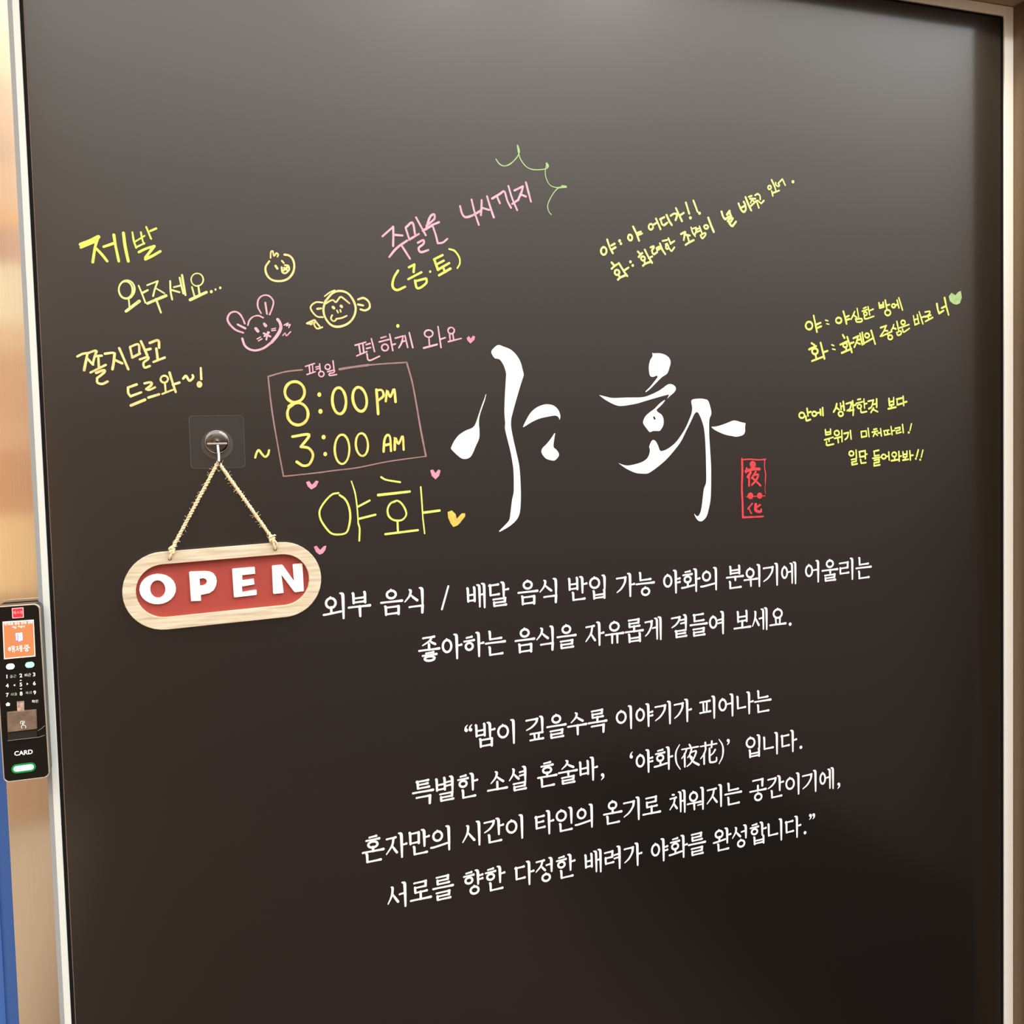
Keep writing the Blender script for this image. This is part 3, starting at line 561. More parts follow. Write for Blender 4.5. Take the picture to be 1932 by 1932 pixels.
def syllable(ch):
    c = ord(ch) - 0xAC00; a, v, f = CHO[c // 588], JUNG[(c % 588) // 28], JONG[c % 28]
    o = []; fin = f != ' '
    if v in 'ㅏㅑㅓㅕㅣㅐㅔㅖ':
        y0, y1 = (.10, .53) if fin else (.20, .70)
        vy1 = (.60 if f in 'ㅁㅂㅇㄹㅍㅌ' else .68) if fin else .97
        bx1 = {'ㅏ': .52, 'ㅑ': .52, 'ㅓ': .50, 'ㅕ': .50, 'ㅣ': .60, 'ㅐ': .44, 'ㅔ': .42, 'ㅖ': .42}[v]
        if a in 'ㄱㅅㅈㅊ' and not fin: y0, y1 = (.17, .78)
        o += cons(a, .07, y0, bx1, y1)
        my = (y0 + y1) / 2 - .01
        if v == 'ㅏ': o.append(vs_(.74, .03, vy1)); o.append(hs(.75, .95, my + .03))
        if v == 'ㅑ': o.append(vs_(.72, .03, vy1)); o.append(hs(.73, .93, my - .04)); o.append(hs(.73, .93, my + .11))
        if v == 'ㅓ': o.append(vs_(.82, .03, vy1)); o.append(hs(.58 if a != 'ㅇ' else .50, .80, my))
        if v == 'ㅕ': o.append(vs_(.82, .03, vy1)); o.append(hs(.56, .80, my - .07)); o.append(hs(.56, .80, my + .07))
        if v == 'ㅣ': o.append(vs_(.83, .03, vy1))
        if v == 'ㅐ': o.append(vs_(.64, .07, vy1 - .04, TV * .9)); o.append(hs(.65, .82, my + .02)); o.append(vs_(.86, .03, vy1, TV * .95))
        if v == 'ㅔ': o.append(vs_(.68, .07, vy1 - .03, TV * .9)); o.append(hs(.46, .66, my)); o.append(vs_(.87, .03, vy1, TV * .95))
        if fin: o += cons(f, .25, .66 if f not in 'ㄱ' else .70, .84, .96 if f != 'ㄱ' else .98, up=True)
    elif v in 'ㅗㅛㅜㅠㅡ':
        if fin:
            y0, y1 = (.05, .36); by = {'ㅗ': .54, 'ㅛ': .54}.get(v, .49)
            if a == 'ㅎ': y0, y1 = (.02, .44); by += .03
        else:
            y0, y1 = {'ㅗ': (.12, .54), 'ㅛ': (.12, .52), 'ㅜ': (.08, .44), 'ㅠ': (.08, .44), 'ㅡ': (.10, .50)}[v]
            by = {'ㅗ': .80, 'ㅛ': .80, 'ㅜ': .58, 'ㅠ': .58, 'ㅡ': .68}[v]
        o += cons(a, .22, y0, .78, y1, up=True)
        o.append(hs(.05, .95, by, TH * 1.05))
        if v == 'ㅗ': o.append(([(.5, y1 - .03), (.5, by)], [TV * .85] * 2))
        if v == 'ㅛ': o.append(([(.38, y1), (.40, by)], [TV * .75] * 2)); o.append(([(.63, y1 - .02), (.61, by)], [TV * .75] * 2))
        e = by + (.14 if fin else .36)
        if v == 'ㅜ': o.append(([(.52, by), (.525, e)], [TV, TV * .75]))
        if v == 'ㅠ': o.append(([(.38, by), (.37, e)], [TV * .9, TV * .7])); o.append(([(.64, by), (.64, e)], [TV * .9, TV * .7]))
        if fin: o += cons(f, .20, (.66 if v != 'ㅜ' else .69), .82, .97, up=True)
    else:
        y0, y1 = (.08, .40) if fin else (.17, .56)
        if a == 'ㅎ': y0 -= .04; y1 += .03
        by = .56 if fin else .76
        vy1 = .68 if fin else .97
        o += cons(a, .10, y0, .56, y1, up=True)
        vx = {'ㅘ': .78, 'ㅙ': .86, 'ㅝ': .84}.get(v, .84)
        if v in 'ㅘㅚㅙ':
            o.append(([(.02, by + .035), (.2, by + .02), (vx - .10, by - .05)], [TH, TH, TH])); o.append(([(.34, y1 - .03), (.34, by)], [TV * .8] * 2))
        if v in 'ㅝㅟ':
            o.append(hs(.0, .72, y1 + .09)); o.append(([(.36, y1 + .09), (.37, .93 if not fin else .66)], [TV * .9, TV * .7]))
        if v == 'ㅢ': o.append(([(.02, by + .04), (.2, by + .03), (vx - .06, by - .06)], [TH, TH, TH]))
        if v == 'ㅝ': o.append(hs(.56, vx - .02, y1 + .20, TH * .8))
        o.append(vs_(vx, .03, vy1))
        if v == 'ㅘ': o.append(hs(vx + .01, .97, (y0 + y1) / 2 + .10))
        if fin: o += cons(f, .25, .69, .84, .97, up=True)
    return o
HAN = {'夜': [([(.46, .05), (.52, .13)], [.07, .09]), ([(.05, .22), (.95, .19)], [.06, .07]), ([(.32, .22), (.22, .42), (.04, .60)], [.08, .07, .05]), ([(.20, .42), (.20, .97)], [.09, .08]),
              ([(.58, .26), (.50, .45), (.36, .60)], [.08, .07, .05]), ([(.50, .40), (.82, .37), (.72, .62), (.52, .85), (.32, .97)], [.06, .08, .08, .07, .05]), ([(.48, .52), (.60, .62)], [.06, .08]), ([(.48, .58), (.66, .80), (.96, .97)], [.06, .09, .10])],
       '花': [([(.05, .20), (.95, .17)], [.06, .07]), ([(.32, .06), (.33, .30)], [.09, .08]), ([(.68, .04), (.66, .30)], [.09, .08]),
              ([(.34, .34), (.24, .54), (.05, .72)], [.08, .07, .05]), ([(.24, .52), (.24, .97)], [.09, .08]), ([(.55, .34), (.55, .86), (.64, .94), (.90, .92), (.93, .76)], [.09, .09, .08, .08, .06]), ([(.86, .42), (.74, .56), (.56, .66)], [.08, .07, .05])]}
PUN = {'/': ([([(.62, .05), (.30, .92)], [.075, .075])], 1.0), '.': ([([(.20, .84)], [.15])], .40), ',': ([([(.20, .82)], [.14]), ([(.24, .82), (.24, .92), (.14, 1.02)], [.09, .08, .03])], .40),
       '(': ([([(.36, .0), (.18, .25), (.14, .52), (.20, .80), (.38, 1.05)], [.04, .07, .085, .07, .04])], .42), ')': ([([(.06, .0), (.24, .25), (.28, .52), (.22, .80), (.04, 1.05)], [.04, .07, .085, .07, .04])], .42),
       '“': ([([(.12, .24)], [.14]), ([(.08, .24), (.10, .12), (.18, .04)], [.09, .07, .03]), ([(.32, .24)], [.14]), ([(.28, .24), (.30, .12), (.38, .04)], [.09, .07, .03])], .46),
       '”': ([([(.12, .10)], [.14]), ([(.16, .10), (.15, .20), (.07, .28)], [.09, .07, .03]), ([(.32, .10)], [.14]), ([(.36, .10), (.35, .20), (.27, .28)], [.09, .07, .03])], .46),
       '‘': ([([(.20, .24)], [.14]), ([(.16, .24), (.18, .12), (.26, .04)], [.09, .07, .03])], .36), '’': ([([(.14, .10)], [.14]), ([(.18, .10), (.17, .20), (.09, .28)], [.09, .07, .03])], .36)}
def layout(text, a, s):
    """x offset of every character (in metres) for advance a and word space s"""
    x = 0; o = []
    for ch in text:
        o.append(x)
        x += s if ch == ' ' else (a * PUN[ch][1] if ch in PUN else a)
    return o
def print_line(mb, text, x0, ztop, a, s, em, y=INK, bold=1.0):
    for ch, dx in zip(text, layout(text, a, s)):
        if ch == ' ': continue
        st = PUN[ch][0] if ch in PUN else HAN[ch] if ch in HAN else syllable(ch)
        for pp, ww in st:
            mb.ribbon([(x0 + dx + p[0] * a * 0.98, ztop - p[1] * em) for p in pp], [w * em * bold for w in ww], y)
LINES = [
 ('외부 음식 / 배달 음식 반입 가능 야화의 분위기에 어울리는', .1528, 1.3499, .0289, .0103, 'first printed white line, beside the hanging sign'),
 ('좋아하는 음식을 자유롭게 곁들여 보세요.', .2659, 1.2890, .0285, .01087, 'second printed white line'),
 ('“밤이 깊을수록 이야기가 피어나는', .3208, 1.1739, .02884, .01009, 'third printed white line, opening with a quotation mark'),
 ('특별한 소셜 혼술바,', .2525, 1.1120, .0286, .0105, 'fourth printed white line, with two characters in brackets'),
 ('혼자만의 시간이 타인의 온기로 채워지는 공간이기에,', .1883, 1.0499, .02858, .01112, 'fifth printed white line'),
 ('서로를 향한 다정한 배려가 야화를 완성합니다.”', .2169, .9879, .02861, .01084, 'last printed white line, closing with a quotation mark')]
for t, x0, z, a, s, lb in LINES:
    b = MB(); print_line(b, t, x0, z + .0010, a, s, .0322)
    if t[0] == '특':
        print_line(b, '‘야화(夜花)’', .5447, z + .0010, .0286, .0105, .0322)
        print_line(b, '입니다.', .7235, z + .0010, .0286, .0105, .0322)
    b.build('printed_line', M_white, door, lb)


# ------------------------------------------------------------------ clear adhesive hook
M_clear = bpy.data.materials.new('clear_plastic'); M_clear.use_nodes = True
N, L, bs = nodes(M_clear)
tr = N.new('ShaderNodeBsdfTransparent'); tr.inputs[0].default_value = (0.97, 0.97, 0.97, 1)
mx = N.new('ShaderNodeMixShader'); mx.inputs[0].default_value = 0.035
bs.inputs['Base Color'].default_value = (0.25, 0.24, 0.22, 1); bs.inputs['Roughness'].default_value = 0.3
L.new(tr.outputs[0], mx.inputs[1]); L.new(bs.outputs[0], mx.inputs[2]); L.new(mx.outputs[0], N['Material Output'].inputs['Surface'])
M_haze = M_clear.copy(); M_haze.name = 'hazy_plastic'; M_haze.node_tree.nodes['Mix Shader'].inputs[0].default_value = 0.11
M_edge = M_clear.copy(); M_edge.name = 'plastic_edge'; M_edge.node_tree.nodes['Mix Shader'].inputs[0].default_value = 0.16
M_chrome = mat('chrome', lin=(0.78, 0.77, 0.75), rough=0.12, metal=1.0)
def rrect(x0, x1, z0, z1, r, n=6):
    o = []
    for cx, cz, a0 in ((x1 - r, z1 - r, 0), (x0 + r, z1 - r, 90), (x0 + r, z0 + r, 180), (x1 - r, z0 + r, 270)):
        for k in range(n + 1):
            a = math.radians(a0 + 90 * k / n); o.append((cx + r * math.cos(a), cz + r * math.sin(a)))
    return o
def rot(pts, c, deg):
    a = math.radians(deg); return [(c[0] + (x - c[0]) * math.cos(a) - (z - c[1]) * math.sin(a), c[1] + (x - c[0]) * math.sin(a) + (z - c[1]) * math.cos(a)) for x, z in pts]
hk = empty('adhesive_hook', at(410, 833, 0))
tag(hk, 'clear square adhesive hook with a chrome peg holding the OPEN sign', 'hook')
q = [cpt('S', *p) for p in ((683, 112), (1137, 100), (1155, 535), (705, 548))]
hx0 = (q[0][0] + q[3][0]) / 2; hx1 = (q[1][0] + q[2][0]) / 2; hz1 = (q[0][1] + q[1][1]) / 2; hz0 = (q[2][1] + q[3][1]) / 2
hc = ((hx0 + hx1) / 2, (hz0 + hz1) / 2)
b = MB(); b.prism([rrect(hx0, hx1, hz0, hz1, 0.004)], -0.0018, -0.0006); b.build('clear_plate', M_clear, hk, 'clear plastic square')
b = MB(); b.prism([rrect(hx0, hx1, hz0, hz1, 0.004), list(reversed(rrect(hx0 + .0005, hx1 - .0005, hz0 + .0005, hz1 - .0005, 0.0036)))], -0.0022, -0.0005); b.build('plate_edge', M_edge, hk, 'clear rim of the square')
cc = cpt('S', 918, 325); hzc = cpt('S', 922, 345)
b = MB(); b.lathe_y(hzc, [(0.0172, -0.0019), (0.0172, -0.0021)]); b.build('adhesive_ring', M_haze, hk, 'hazy round patch in the clear plate')
b = MB(); b.lathe_y(cc, [(0.0127, -0.0020), (0.0127, -0.0035), (0.0121, -0.0044), (0.0095, -0.0051), (0.005, -0.0055), (0.001, -0.0056)], 48)
M_smoke = mat('smoked_chrome', lin=(0.13, 0.12, 0.11), rough=0.14, metal=1.0)
b.build('cap', M_smoke, hk, 'dark mirror-like disc', smooth=True)
b = MB(); b.tube([(cc[0] + .0126 * math.cos(k * math.pi / 24), -0.0037, cc[1] + .0126 * math.sin(k * math.pi / 24)) for k in range(48)], 0.00035, 6, closed=True); b.build('cap_rim', M_chrome, hk, 'thin bright rim of the disc', smooth=True)
b = MB(); e0 = cpt('S', 835, 352); e1 = cpt('S', 1003, 346); zc = (e0[1] + e1[1]) / 2
fl = [(e0[0], zc + .0014), (e1[0], zc + .0014), (e1[0] - .0010, zc - .0016), (e1[0] - .0035, zc - .0045), (cc[0] + .0030, zc - .0072), (cc[0] - .0015, zc - .0072), (e0[0] + .0035, zc - .0045), (e0[0] + .0010, zc - .0016)]
b.prism([list(reversed(fl))], -0.0072, -0.0050); b.build('flange', M_smoke, hk, 'dark half-round flange under the disc', bevel=0.0005)
b = MB(); b.box(e0[0], e1[0], -0.0078, -0.0050, zc + .0002, zc + .0022); b.build('cross_bar', M_chrome, hk, 'bright chrome cross bar', bevel=0.0005)
tp = cpt('S', 931, 520); st = cpt('S', 924, 360)
peg = [(st[0], -0.0062, zc), (st[0] + .0002, -0.0085, zc - .006), (st[0] + .0006, -0.0105, zc - .014), (tp[0], -0.0130, tp[1] + .0015), (tp[0] + .0001, -0.0160, tp[1] + .0004), (tp[0] + .0001, -0.0182, tp[1] + .0025), (tp[0] + .0001, -0.0188, tp[1] + .0055)]
ps = [Vector(p) for p in peg]; sm, _ = spline(ps, [0] * len(ps), 5)
b = MB(); b.tube(sm, 0.0016, 12); b.build('peg', M_chrome, hk, 'chrome hooked peg', smooth=True)

# ------------------------------------------------------------------ OPEN sign
M_wood = mat('pale_ash_wood', rough=0.5); noise_color(M_wood, (184, 166, 138), (216, 205, 182), scale=(10, 40, 130), nscale=2.2, detail=6, lo=0.30, hi=0.62)
M_red = mat('brick_red_board', (158, 62, 54), rough=0.55); noise_bump(M_red, nscale=1500, strength=0.05, dist=0.0003)
M_letter = mat('white_letter', lin=(0.9, 0.9, 0.88), rough=0.4)
M_twine = mat('jute_twine', rough=0.85); noise_color(M_twine, (226, 200, 152), (250, 234, 196), nscale=400)
SCX, SCZ, TILT = 0.0423, 1.3692, 1.75
def stadium(l, h, n=20):
    r = h / 2; o = []
    for cx, a0 in ((SCX + l / 2 - r, -90), (SCX - l / 2 + r, 90)):
        for k in range(n + 1):
            a = math.radians(a0 + 180 * k / n); o.append((cx + r * math.cos(a), SCZ + r * math.sin(a)))
    return rot(o, (SCX, SCZ), TILT)
sg = empty('open_sign', (SCX, -0.003, SCZ))
tag(sg, 'oval wooden OPEN sign with white letters on red, hanging by twine from the clear hook', 'sign')
hl = cpt('S', 530, 1295, -0.0120); hr = cpt('S', 1402, 1216, -0.0120)
def circ(c, r, n=12): return [(c[0] + r * math.cos(-i * 2 * math.pi / n), c[1] + r * math.sin(-i * 2 * math.pi / n)) for i in range(n)]
b = MB(); b.prism([stadium(0.2165, 0.0868), list(reversed(stadium(0.1888, 0.0594))), circ(hl, .0018), circ(hr, .0018)], -0.0120, -0.0040)
b.build('wooden_rim', M_wood, sg, 'pale wooden rim with two cord holes', bevel=0.0005)
b = MB(); b.prism([stadium(0.2100, 0.0800)], -0.0062, -0.0030); b.build('red_board', M_red, sg, 'red recessed board')
OPEN = [[ell(428, 1543, 152, 126, -3, 0, 345, 24), ell(429, 1543, 63, 73, -4, 0, 345, 24)],
        [pts_of('688,1404 700,1398 820,1394 860,1398 892,1414 912,1445 918,1478 911,1515 892,1552 858,1576 785,1592 788,1638 780,1641 705,1643 699,1560 694,1480'), pts_of('775,1458 805,1452 828,1461 837,1479 829,1500 806,1512 779,1515')],
        [pts_of('1045,1378 1052,1374 1226,1360 1232,1364 1236,1416 1128,1428 1130,1470 1224,1458 1230,1504 1126,1522 1130,1568 1241,1549 1248,1553 1249,1588 1243,1592 1066,1612 1060,1608')],
        [pts_of('1375,1354 1382,1348 1458,1341 1465,1345 1559,1478 1546,1342 1552,1337 1620,1330 1627,1335 1639,1556 1632,1561 1567,1570 1560,1566 1453,1424 1472,1572 1466,1576 1392,1583 1385,1579')]]
for loops in OPEN:
    b = MB(); b.prism([[cpt('S', *p, -0.0085) for p in lp] for lp in loops], -0.0085, -0.0062); b.build('letter', M_letter, sg, None, recalc=True)

kl = cpt('S', 545, 1212, -0.0125); kr = cpt('S', 1372, 1118, -0.0125); tz = cpt('S', 930, 512, -0.0125)
def strand_path(a, c, n=46, sag=0.0):
    return [Vector(a).lerp(Vector(c), i / n) + Vector((0, 0, -sag * math.sin(math.pi * i / n))) for i in range(n + 1)]
def twine(a, c, turns, r=0.00125, wr=0.00105, n=80):
    b = MB(); t = (Vector(c) - Vector(a)).normalized(); u = t.orthogonal().normalized(); v = t.cross(u)
    base = strand_path(a, c, n)
    for ph in (0, math.pi):
        b.tube([p + (u * math.cos(ph + turns * 2 * math.pi * i / n) + v * math.sin(ph + turns * 2 * math.pi * i / n)) * wr * (1 + .25 * math.sin(i * 1.7)) for i, p in enumerate(base)], [r * random.uniform(.85, 1.15) for _ in base], 7)
    return b
def fuzz(a, c, count):
    b = MB(); t = (Vector(c) - Vector(a)).normalized()
    for _ in range(count):
        p = Vector(a).lerp(Vector(c), random.random()); d = Vector((random.uniform(-1, 1), random.uniform(-.8, 0.1), random.uniform(-1, 1))).normalized()
        d = (d + t * random.uniform(-1, .6)).normalized(); ln = random.uniform(.002, .0065); cv = Vector((random.uniform(-1, 1), 0, random.uniform(-1, 1))) * ln * .3
        b.tube([p, p + d * ln * .5 + cv * .5, p + d * ln + cv * -.3], 0.00016, 4)
    return b
pk = (tp[0], -0.0158, tp[1] + .0022)
for end, hole in ((kl, hl), (kr, hr)):
    A = (tz[0] + (0.0014 if end is kr else -0.0014), -0.0150, tz[1] + .0005); E_ = (end[0], -0.0140, end[1])
    tw = twine(A, E_, 15).build('twine', M_twine, sg, 'frayed jute cord', smooth=True)
    f_ = fuzz(A, E_, 90).build('loose_fibres', M_twine, tw); f_['kind'] = 'stuff'
    kb = MB()
    for q_ in range(2):
        kb.tube([(end[0] + .0026 * math.cos(k * math.pi / 5 + q_) * (1.0 - .25 * q_), -0.0140 + .0016 * math.sin(k * math.pi / 2.5 + q_), end[1] + .0022 * math.sin(k * math.pi / 5 + q_) - .003 * q_) for k in range(10)], 0.00135, 7, closed=True)
    kb.tube([(end[0], -.0140, end[1]), (end[0] + (hole[0] - end[0]) * .5, -.0142, (end[1] + hole[1]) / 2), (hole[0], -.0136, hole[1] + .0012), (hole[0], -.0105, hole[1] - .0002)], 0.0014, 7)
    kb.tube([(end[0] + .001, -.0145, end[1]), (hole[0] + .0022, -.0140, (end[1] + hole[1]) / 2), (hole[0] + .0008, -.0134, hole[1] + .0010)], 0.0011, 7)
    kb.tube([(end[0], -.0145, end[1] + .001), (end[0] + .0035, -.0155, end[1] + .0032), (end[0] + .0048, -.0155, end[1] + .0026)], [0.0012, .001, .0006], 6)
    kb.build('knot', M_twine, sg, 'twine knot with a short frayed end', smooth=True)
b = MB(); b.tube([(tz[0] - .0014, -.0150, tz[1] + .0005), (tz[0] - .0006, -.0152, tz[1] + .0026), (tz[0] + .0006, -.0152, tz[1] + .0026), (tz[0] + .0014, -.0150, tz[1] + .0005)], 0.0014, 8)
b.build('twine', M_twine, sg, 'frayed jute cord', smooth=True)

# ------------------------------------------------------------------ card reader with keypad
M_black = mat('glossy_black_glass', lin=(0.004, 0.004, 0.004), rough=0.05, ior=1.33)
M_body = mat('dark_plastic', (28, 27, 26), rough=0.35)
M_bodytop = mat('grey_beige_plastic', (150, 132, 112), rough=0.45)
M_silver = mat('silver_rim', lin=(0.80, 0.77, 0.70), rough=0.25, metal=0.9)
M_key = mat('white_key_print', (235, 235, 232), rough=0.5, emit=(235, 238, 235), estr=0.35)
M_keyg = mat('pale_green_key_print', (160, 185, 160), rough=0.5, emit=(150, 185, 155), estr=0.2)
YF = -0.0285
rd = empty('card_reader', (-0.1675, -0.0045, 1.271))
tag(rd, 'black keypad card reader with lit orange screen and green light, left of the door', 'card reader')
RT = 0.4
rc = (-0.1675, 1.271)
def rr_(dx, dz, r): return rot(rrect(rc[0] - .0221 + dx, rc[0] + .0221 - dx, rc[1] - .0931 + dz, rc[1] + .0931 - dz, r), rc, RT)
b = MB(); b.prism([rr_(0.0003, .0003, .0058)], -0.0272, -0.0010 - TF); b.build('housing', M_body, rd, 'dark housing', bevel=0.0004)
b = MB(); b.prism([rr_(0, 0, .006), list(reversed(rr_(0.0011, .0011, .005)))], YF - .0003, -0.0250); b.build('silver_rim', M_silver, rd, 'thin silver rim round the front', bevel=0.0003)
b = MB(); b.prism([rr_(0.0012, .0012, .0049)], YF, -0.0255); b.build('front_glass', M_black, rd, 'glossy black front')
def fpt(px, py, y=YF - .0002): return P2(px, py, y)
def fpoly(pts, y=YF - .0002): return [fpt(*p, y) for p in pts]
def text_mesh(s, cx, cy, hpx, y, M, name, parent, label=None, bold=0.0, slope=None):
    cu = bpy.data.curves.new('t', 'FONT'); cu.body = s; cu.size = 1; cu.align_x = 'CENTER'; cu.align_y = 'CENTER'; cu.offset = bold
    to = bpy.data.objects.new('t', cu); COL.objects.link(to); bpy.context.view_layer.update()
    me = bpy.data.meshes.new_from_object(to.evaluated_get(bpy.context.evaluated_depsgraph_get()))
    bpy.data.objects.remove(to); bpy.data.curves.remove(cu)
    c = at(cx, cy, y); k = abs(at(cx, cy + hpx / 2, y).z - at(cx, cy - hpx / 2, y).z)
    zs = [v.co.y for v in me.vertices]; xs = [v.co.x for v in me.vertices]; sc = k / (max(zs) - min(zs)); mz = (max(zs) + min(zs)) / 2; mx_ = (max(xs) + min(xs)) / 2
    for v in me.vertices: v.co = (c.x + (v.co.x - mx_) * sc, y, c.z + (v.co.y - mz) * sc)
    me.update(); me.name = name; me.materials.clear(); me.materials.append(M)
    o = bpy.data.objects.new(name, me); COL.objects.link(o); o.parent = parent; o.matrix_parent_inverse = parent.matrix_world.inverted()
    if label: o['label'] = label
    return o
def hangul(s, cx, cy, hpx, y, M, name, parent, label=None, bold=1.2):
    c = at(cx, cy, y); em = abs(at(cx, cy + hpx / 2, y).z - at(cx, cy - hpx / 2, y).z); a = em * 1.02
    tot = sum(a * .4 if ch == ' ' else a for ch in s); b = MB()
    print_line(b, s, c.x - tot / 2, c.z + em / 2, a, a * .4, em, y, bold)
    return b.build(name, M, parent, label)
# screen
M_scr = mat('orange_screen', (40, 20, 10), rough=0.2, emit=(255, 158, 100), estr=0.95)
M_scrt = mat('screen_white', (240, 235, 250), rough=0.4, emit=(250, 240, 255), estr=1.3)
M_scrb = mat('screen_cyan', (150, 220, 235), rough=0.4, emit=(170, 228, 240), estr=1.0)
M_scrp = mat('screen_violet', (120, 90, 170), rough=0.4, emit=(150, 112, 190), estr=0.9)
M_scre = mat('screen_edge', (250, 225, 205), rough=0.4, emit=(255, 228, 205), estr=0.95)
so = ((5.0, 1173.0), (63.6, 1169.2), (66.8, 1238.2), (7.8, 1243.6)); si = ((6.6, 1174.8), (62.6, 1171.0), (65.4, 1236.4), (9.2, 1241.6))
b = MB(); b.prism([list(reversed(fpoly(so)))], YF - .0008, YF + .0002)
scr = b.build('screen', M_scre, rd, 'lit orange screen with an open door symbol', recalc=True)
b = MB(); b.fill([fpoly(si)], YF - .0009); b.build('screen_picture', M_scr, scr, 'orange lit picture')
YS = YF - .0010
hangul('해제중', 36, 1223.8, 12.5, YS, M_scrt, 'screen_text', scr, 'large white screen word', 0.85)
b = MB()
for x0, x1, yy in ((8, 25.5, 1177.2), (27.5, 37, 1176.6), (39.5, 50, 1175.4), (52.5, 61, 1174.4)):
    n = max(2, int((x1 - x0) / 4.4))
    c = at((x0 + x1) / 2, yy, YS); em = abs(at(x0, yy + 2.4, YS).z - at(x0, yy - 2.4, YS).z); a = (at(x1, yy, YS).x - at(x0, yy, YS).x) / n
    print_line(b, '현재출입문이열림'[:n], at(x0, yy, YS).x, c.z + em / 2, a, a, em, YS, 0.9)
for x0, x1, yy in ((23.5, 31, 1183.6), (33.5, 47, 1182.2)):
    n = max(2, int((x1 - x0) / 4.2)); c = at((x0 + x1) / 2, yy, YS); em = abs(at(x0, yy + 2.2, YS).z - at(x0, yy - 2.2, YS).z); a = (at(x1, yy, YS).x - at(x0, yy, YS).x) / n
    print_line(b, '있습니다'[:n], at(x0, yy, YS).x, c.z + em / 2, a, a, em, YS, 0.9)
b.build('screen_text', M_scrt, scr, 'tiny white screen lines')
b = MB(); b.fill([fpoly(((29.0, 1193.6), (42.6, 1192.6), (43.6, 1207.6), (40, 1208.6), (36, 1210.8), (33.2, 1210.8), (32.6, 1208.4), (30.0, 1208.8)))], YS); dic = b.build('door_symbol', M_scrp, scr, 'violet edged door symbol')
b = MB(); b.fill([fpoly(((29.8, 1194.4), (32.6, 1194.2), (33.0, 1207.4), (30.8, 1207.6)))], YS - .0001); b.fill([fpoly(((29.8, 1194.4), (42.0, 1193.4), (42.1, 1195.2), (29.9, 1196)))], YS - .0001)
b.fill([fpoly(((34.6, 1196.2), (42.0, 1195.2), (42.9, 1207.2), (35.2, 1210)))], YS - .00015); b.build('symbol_frame', M_scrt, dic, 'white door outline')
b = MB(); b.fill([fpoly(((35.8, 1197.6), (40.2, 1196.8), (40.8, 1205.8), (36.6, 1207.4)))], YS - .0003); b.build('symbol_leaf', M_scrb, dic, 'pale cyan door leaf')
# red square badge
M_badge = mat('red_badge', (205, 40, 58), rough=0.35, emit=(205, 40, 58), estr=0.25); M_badgew = mat('badge_rim', (245, 205, 205), rough=0.4)
b = MB(); b.prism([list(reversed(fpoly(((22.3, 1147.6), (44.2, 1145.9), (45.0, 1165.2), (23.4, 1166.8)))))], YF - .0005, YF + .0002); bg = b.build('badge', M_badgew, rd, 'small red square badge with pale rim', recalc=True)
b = MB(); b.fill([fpoly(((23.8, 1148.8), (42.8, 1147.3), (43.6, 1164.0), (24.8, 1165.4)))], YF - .0006); b.build('badge_face', M_badge, bg, 'red badge face')
hangul('에스원', 34, 1155.6, 6.4, YF - .0007, M_badgew, 'badge_text', bg, 'pale badge lettering', 0.9)
# lights and keys
M_ledw = mat('white_lamp', (230, 230, 255), rough=0.3, emit=(236, 236, 255), estr=1.6); M_ledg = mat('green_lamp', (150, 255, 200), rough=0.3, emit=(110, 255, 170), estr=1.8)
def pill(cx, cy, wpx, hpx, y, n=8):
    a = at(cx, cy, y); w = (at(cx + wpx / 2, cy, y).x - a.x); h = (a.z - at(cx, cy + hpx / 2, y).z); h = min(h, w)
    o = []
    for sx, a0 in ((1, -90), (-1, 90)):
        for k in range(n + 1):
            t = math.radians(a0 + 180 * k / n); o.append((a.x + sx * (w - h) + h * math.cos(t), a.z + h * math.sin(t)))
    return rot(o, (a.x, a.z), 0.8)
b = MB(); b.prism([pill(19.5, 1257.5, 16, 10.5, YF - .0004)], YF - .0008, YF); b.build('indicator_lamp', M_ledw, rd, 'white lit lamp')
b = MB(); b.prism([pill(56.2, 1254.3, 17, 10.5, YF - .0004)], YF - .0008, YF); b.build('indicator_lamp', M_ledg, rd, 'green lit lamp under the screen')
for s, x, y in (('1', 13, 1276.5), ('2', 39.3, 1274.4), ('3', 64.2, 1272.4), ('4', 13.6, 1293.6), ('5', 39.4, 1291.5), ('6', 64.8, 1289.2), ('7', 14, 1311.2), ('8', 39.9, 1308.6), ('9', 65.5, 1306.6), ('0', 40.9, 1326)):
    text_mesh(s, x, y, 7.2 if s != '0' else 6.0, YF - .0003, M_key, 'key_digit', rd, bold=0.02)
for s, x, y, mm in (('출근', 24.8, 1276, M_keyg), ('퇴근', 52.3, 1273.4, M_key), ('외출', 26.4, 1309.7, M_keyg), ('복귀', 54.2, 1307, M_keyg), ('확인', 66.3, 1323.2, M_key)):
    hangul(s, x, y, 5.6, YF - .0003, mm, 'key_word', rd, 'tiny two syllable key word', 0.9)
for nm, pts in (('up', ((36.8, 1284.6), (39, 1282.2), (41.4, 1284.2))), ('left', ((25, 1292.9), (28.6, 1290.6), (28.8, 1294.6))), ('right', ((50.2, 1288.4), (53.6, 1290.2), (50.4, 1292.6))), ('down', ((37.2, 1299), (42, 1298.6), (39.8, 1301.4)))):
    b = MB(); b.fill([fpoly(pts)], YF - .0003); b.build('key_arrow', M_key, rd)
b = MB()
b.fill([fpoly(((10.6, 1328.4), (15, 1324.8), (19.6, 1327.8), (18.6, 1329), (11.4, 1329.6)))], YF - .0003); b.fill([fpoly(((11.6, 1330), (18.4, 1329.4), (18.6, 1331.6), (11.8, 1332.2)))], YF - .0003)
b.build('key_symbol', M_key, rd, 'small house-like key symbol')
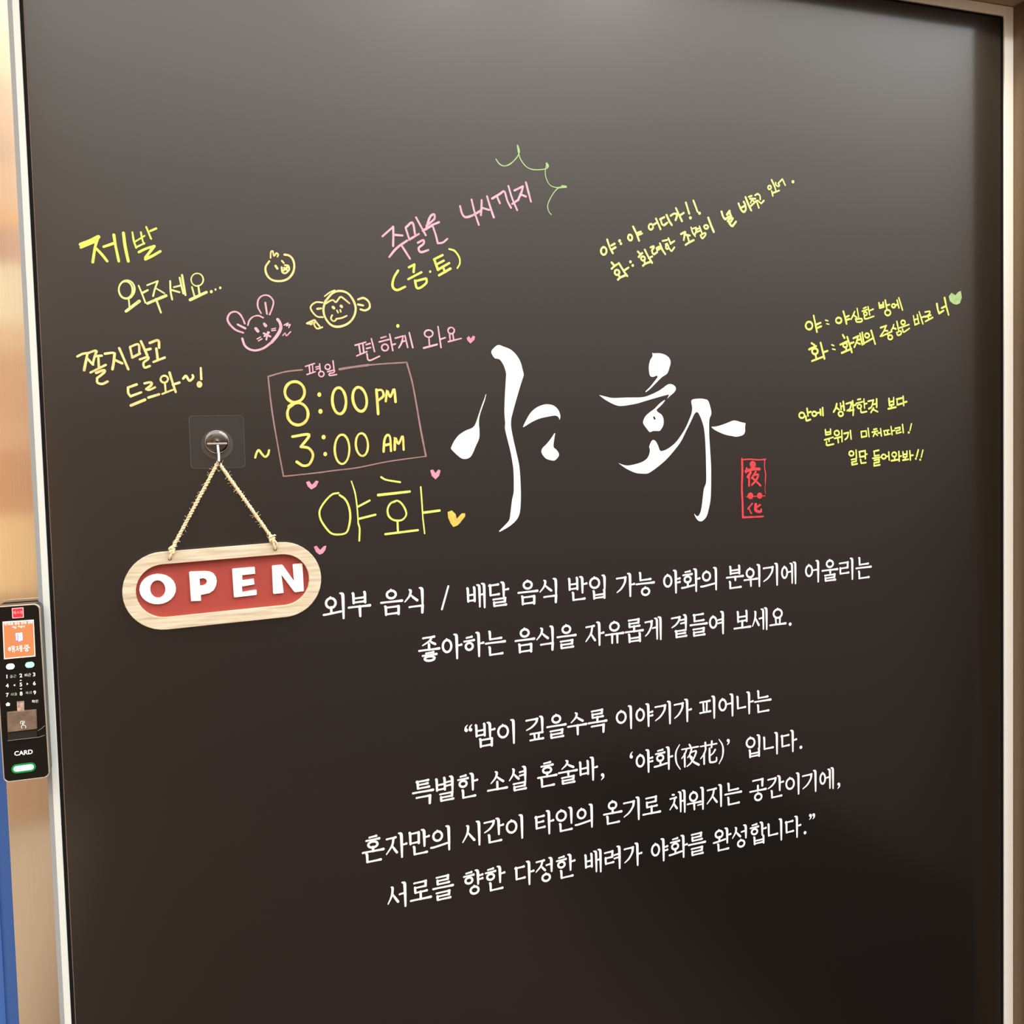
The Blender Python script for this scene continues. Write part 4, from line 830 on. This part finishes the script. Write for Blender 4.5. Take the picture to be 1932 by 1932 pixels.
# fingerprint block, tape, card slot
M_block = mat('bronze_sensor_cover', (112, 92, 78), rough=0.3); noise_color(M_block, (96, 78, 66), (124, 104, 88), nscale=90)
M_tape = mat('pale_tape', (150, 126, 116), rough=0.35); noise_color(M_tape, (120, 98, 90), (196, 170, 158), nscale=260)
M_line = mat('edge_highlight', (150, 140, 132), rough=0.3)
b = MB(); b.prism([list(reversed(fpoly(((13, 1344.3), (68.3, 1339.2), (69.6, 1375.2), (14.6, 1381.6)), YF - .004)))], YF - .0045, YF); fb = b.build('sensor_block', M_block, rd, 'bronze tinted sensor cover with a hand symbol', recalc=True, bevel=0.0003)
b = MB(); b.k = 1
yb = YF - .0048
for st_ in ('39.5,1365.8 38.6,1363 39.4,1361 45,1360.6 46,1362.6 45.4,1365', '42.4,1362.8 42.6,1368 41,1369.2 40.2,1370.6 41.4,1374.4', '42.4,1363 43.6,1363.4 43.8,1367.6 47.4,1369 48.8,1371 48.4,1374'):
    b.ribbon([P2(*p, yb) for p in pts_of(st_)], [0.00045] * len(pts_of(st_)), yb)
b.build('hand_symbol', M_key, fb, 'white pointing hand symbol')
b = MB(); b.prism([list(reversed(fpoly(((32, 1323.6), (45.4, 1322.6), (46, 1340.6), (32.6, 1341.6)), YF - .0006)))], YF - .0012, YF - .0002 + .0002); b.build('tape', M_tape, rd, 'crumpled bit of pale tape above the sensor', recalc=True)
b = MB(); b.prism([list(reversed(fpoly(((14.6, 1382), (69.8, 1376), (70.4, 1391.2), (15.2, 1397.4)), YF - .002)))], YF - .0030, YF); sl = b.build('card_shelf', M_body, rd, 'black ledge under the sensor', recalc=True, bevel=0.0003)
b = MB(); w0 = [P2(*p, YF - .0032) for p in ((14.6, 1397.6), (71.2, 1391.0))]; b.ribbon(w0, [.0004, .0005], YF - .0032)
for st_ in ('72,1391 78,1389.4 84,1387', '71.4,1378.6 78,1374.6 84,1369.4'):
    b.ribbon([P2(*p, YF - .0004) for p in pts_of(st_)], [.0005] * 3, YF - .0004)
b.build('ledge_edge', M_line, rd, 'thin pale moulded edge lines')
text_mesh('CARD', 44.4, 1420, 8.6, YF - .0003, M_key, 'card_lettering', rd, 'white CARD lettering', bold=0.022)
M_lamp = mat('green_card_lamp', (200, 255, 230), rough=0.3, emit=(150, 255, 205), estr=3.2)
b = MB(); b.prism([pill(44.8, 1448.6, 38, 10, YF - .0004)], YF - .0012, YF); lampo = b.build('card_lamp', M_lamp, rd, 'glowing green bar lamp')
for nm_, w_, h_, c_, e_, dy_ in (('lamp_halo', 46, 17, (30, 190, 95), 0.7, .0009),):  # emissive ring stands in for the lamp's green halo on the glass
    b = MB(); b.prism([pill(44.8, 1448.6, w_, h_, YF)], YF - dy_, YF + .0002); b.build(nm_, mat('green_' + nm_, (4, 14, 8), rough=0.2, emit=c_, estr=e_), lampo, 'glowing ring painting the green halo round the lamp')
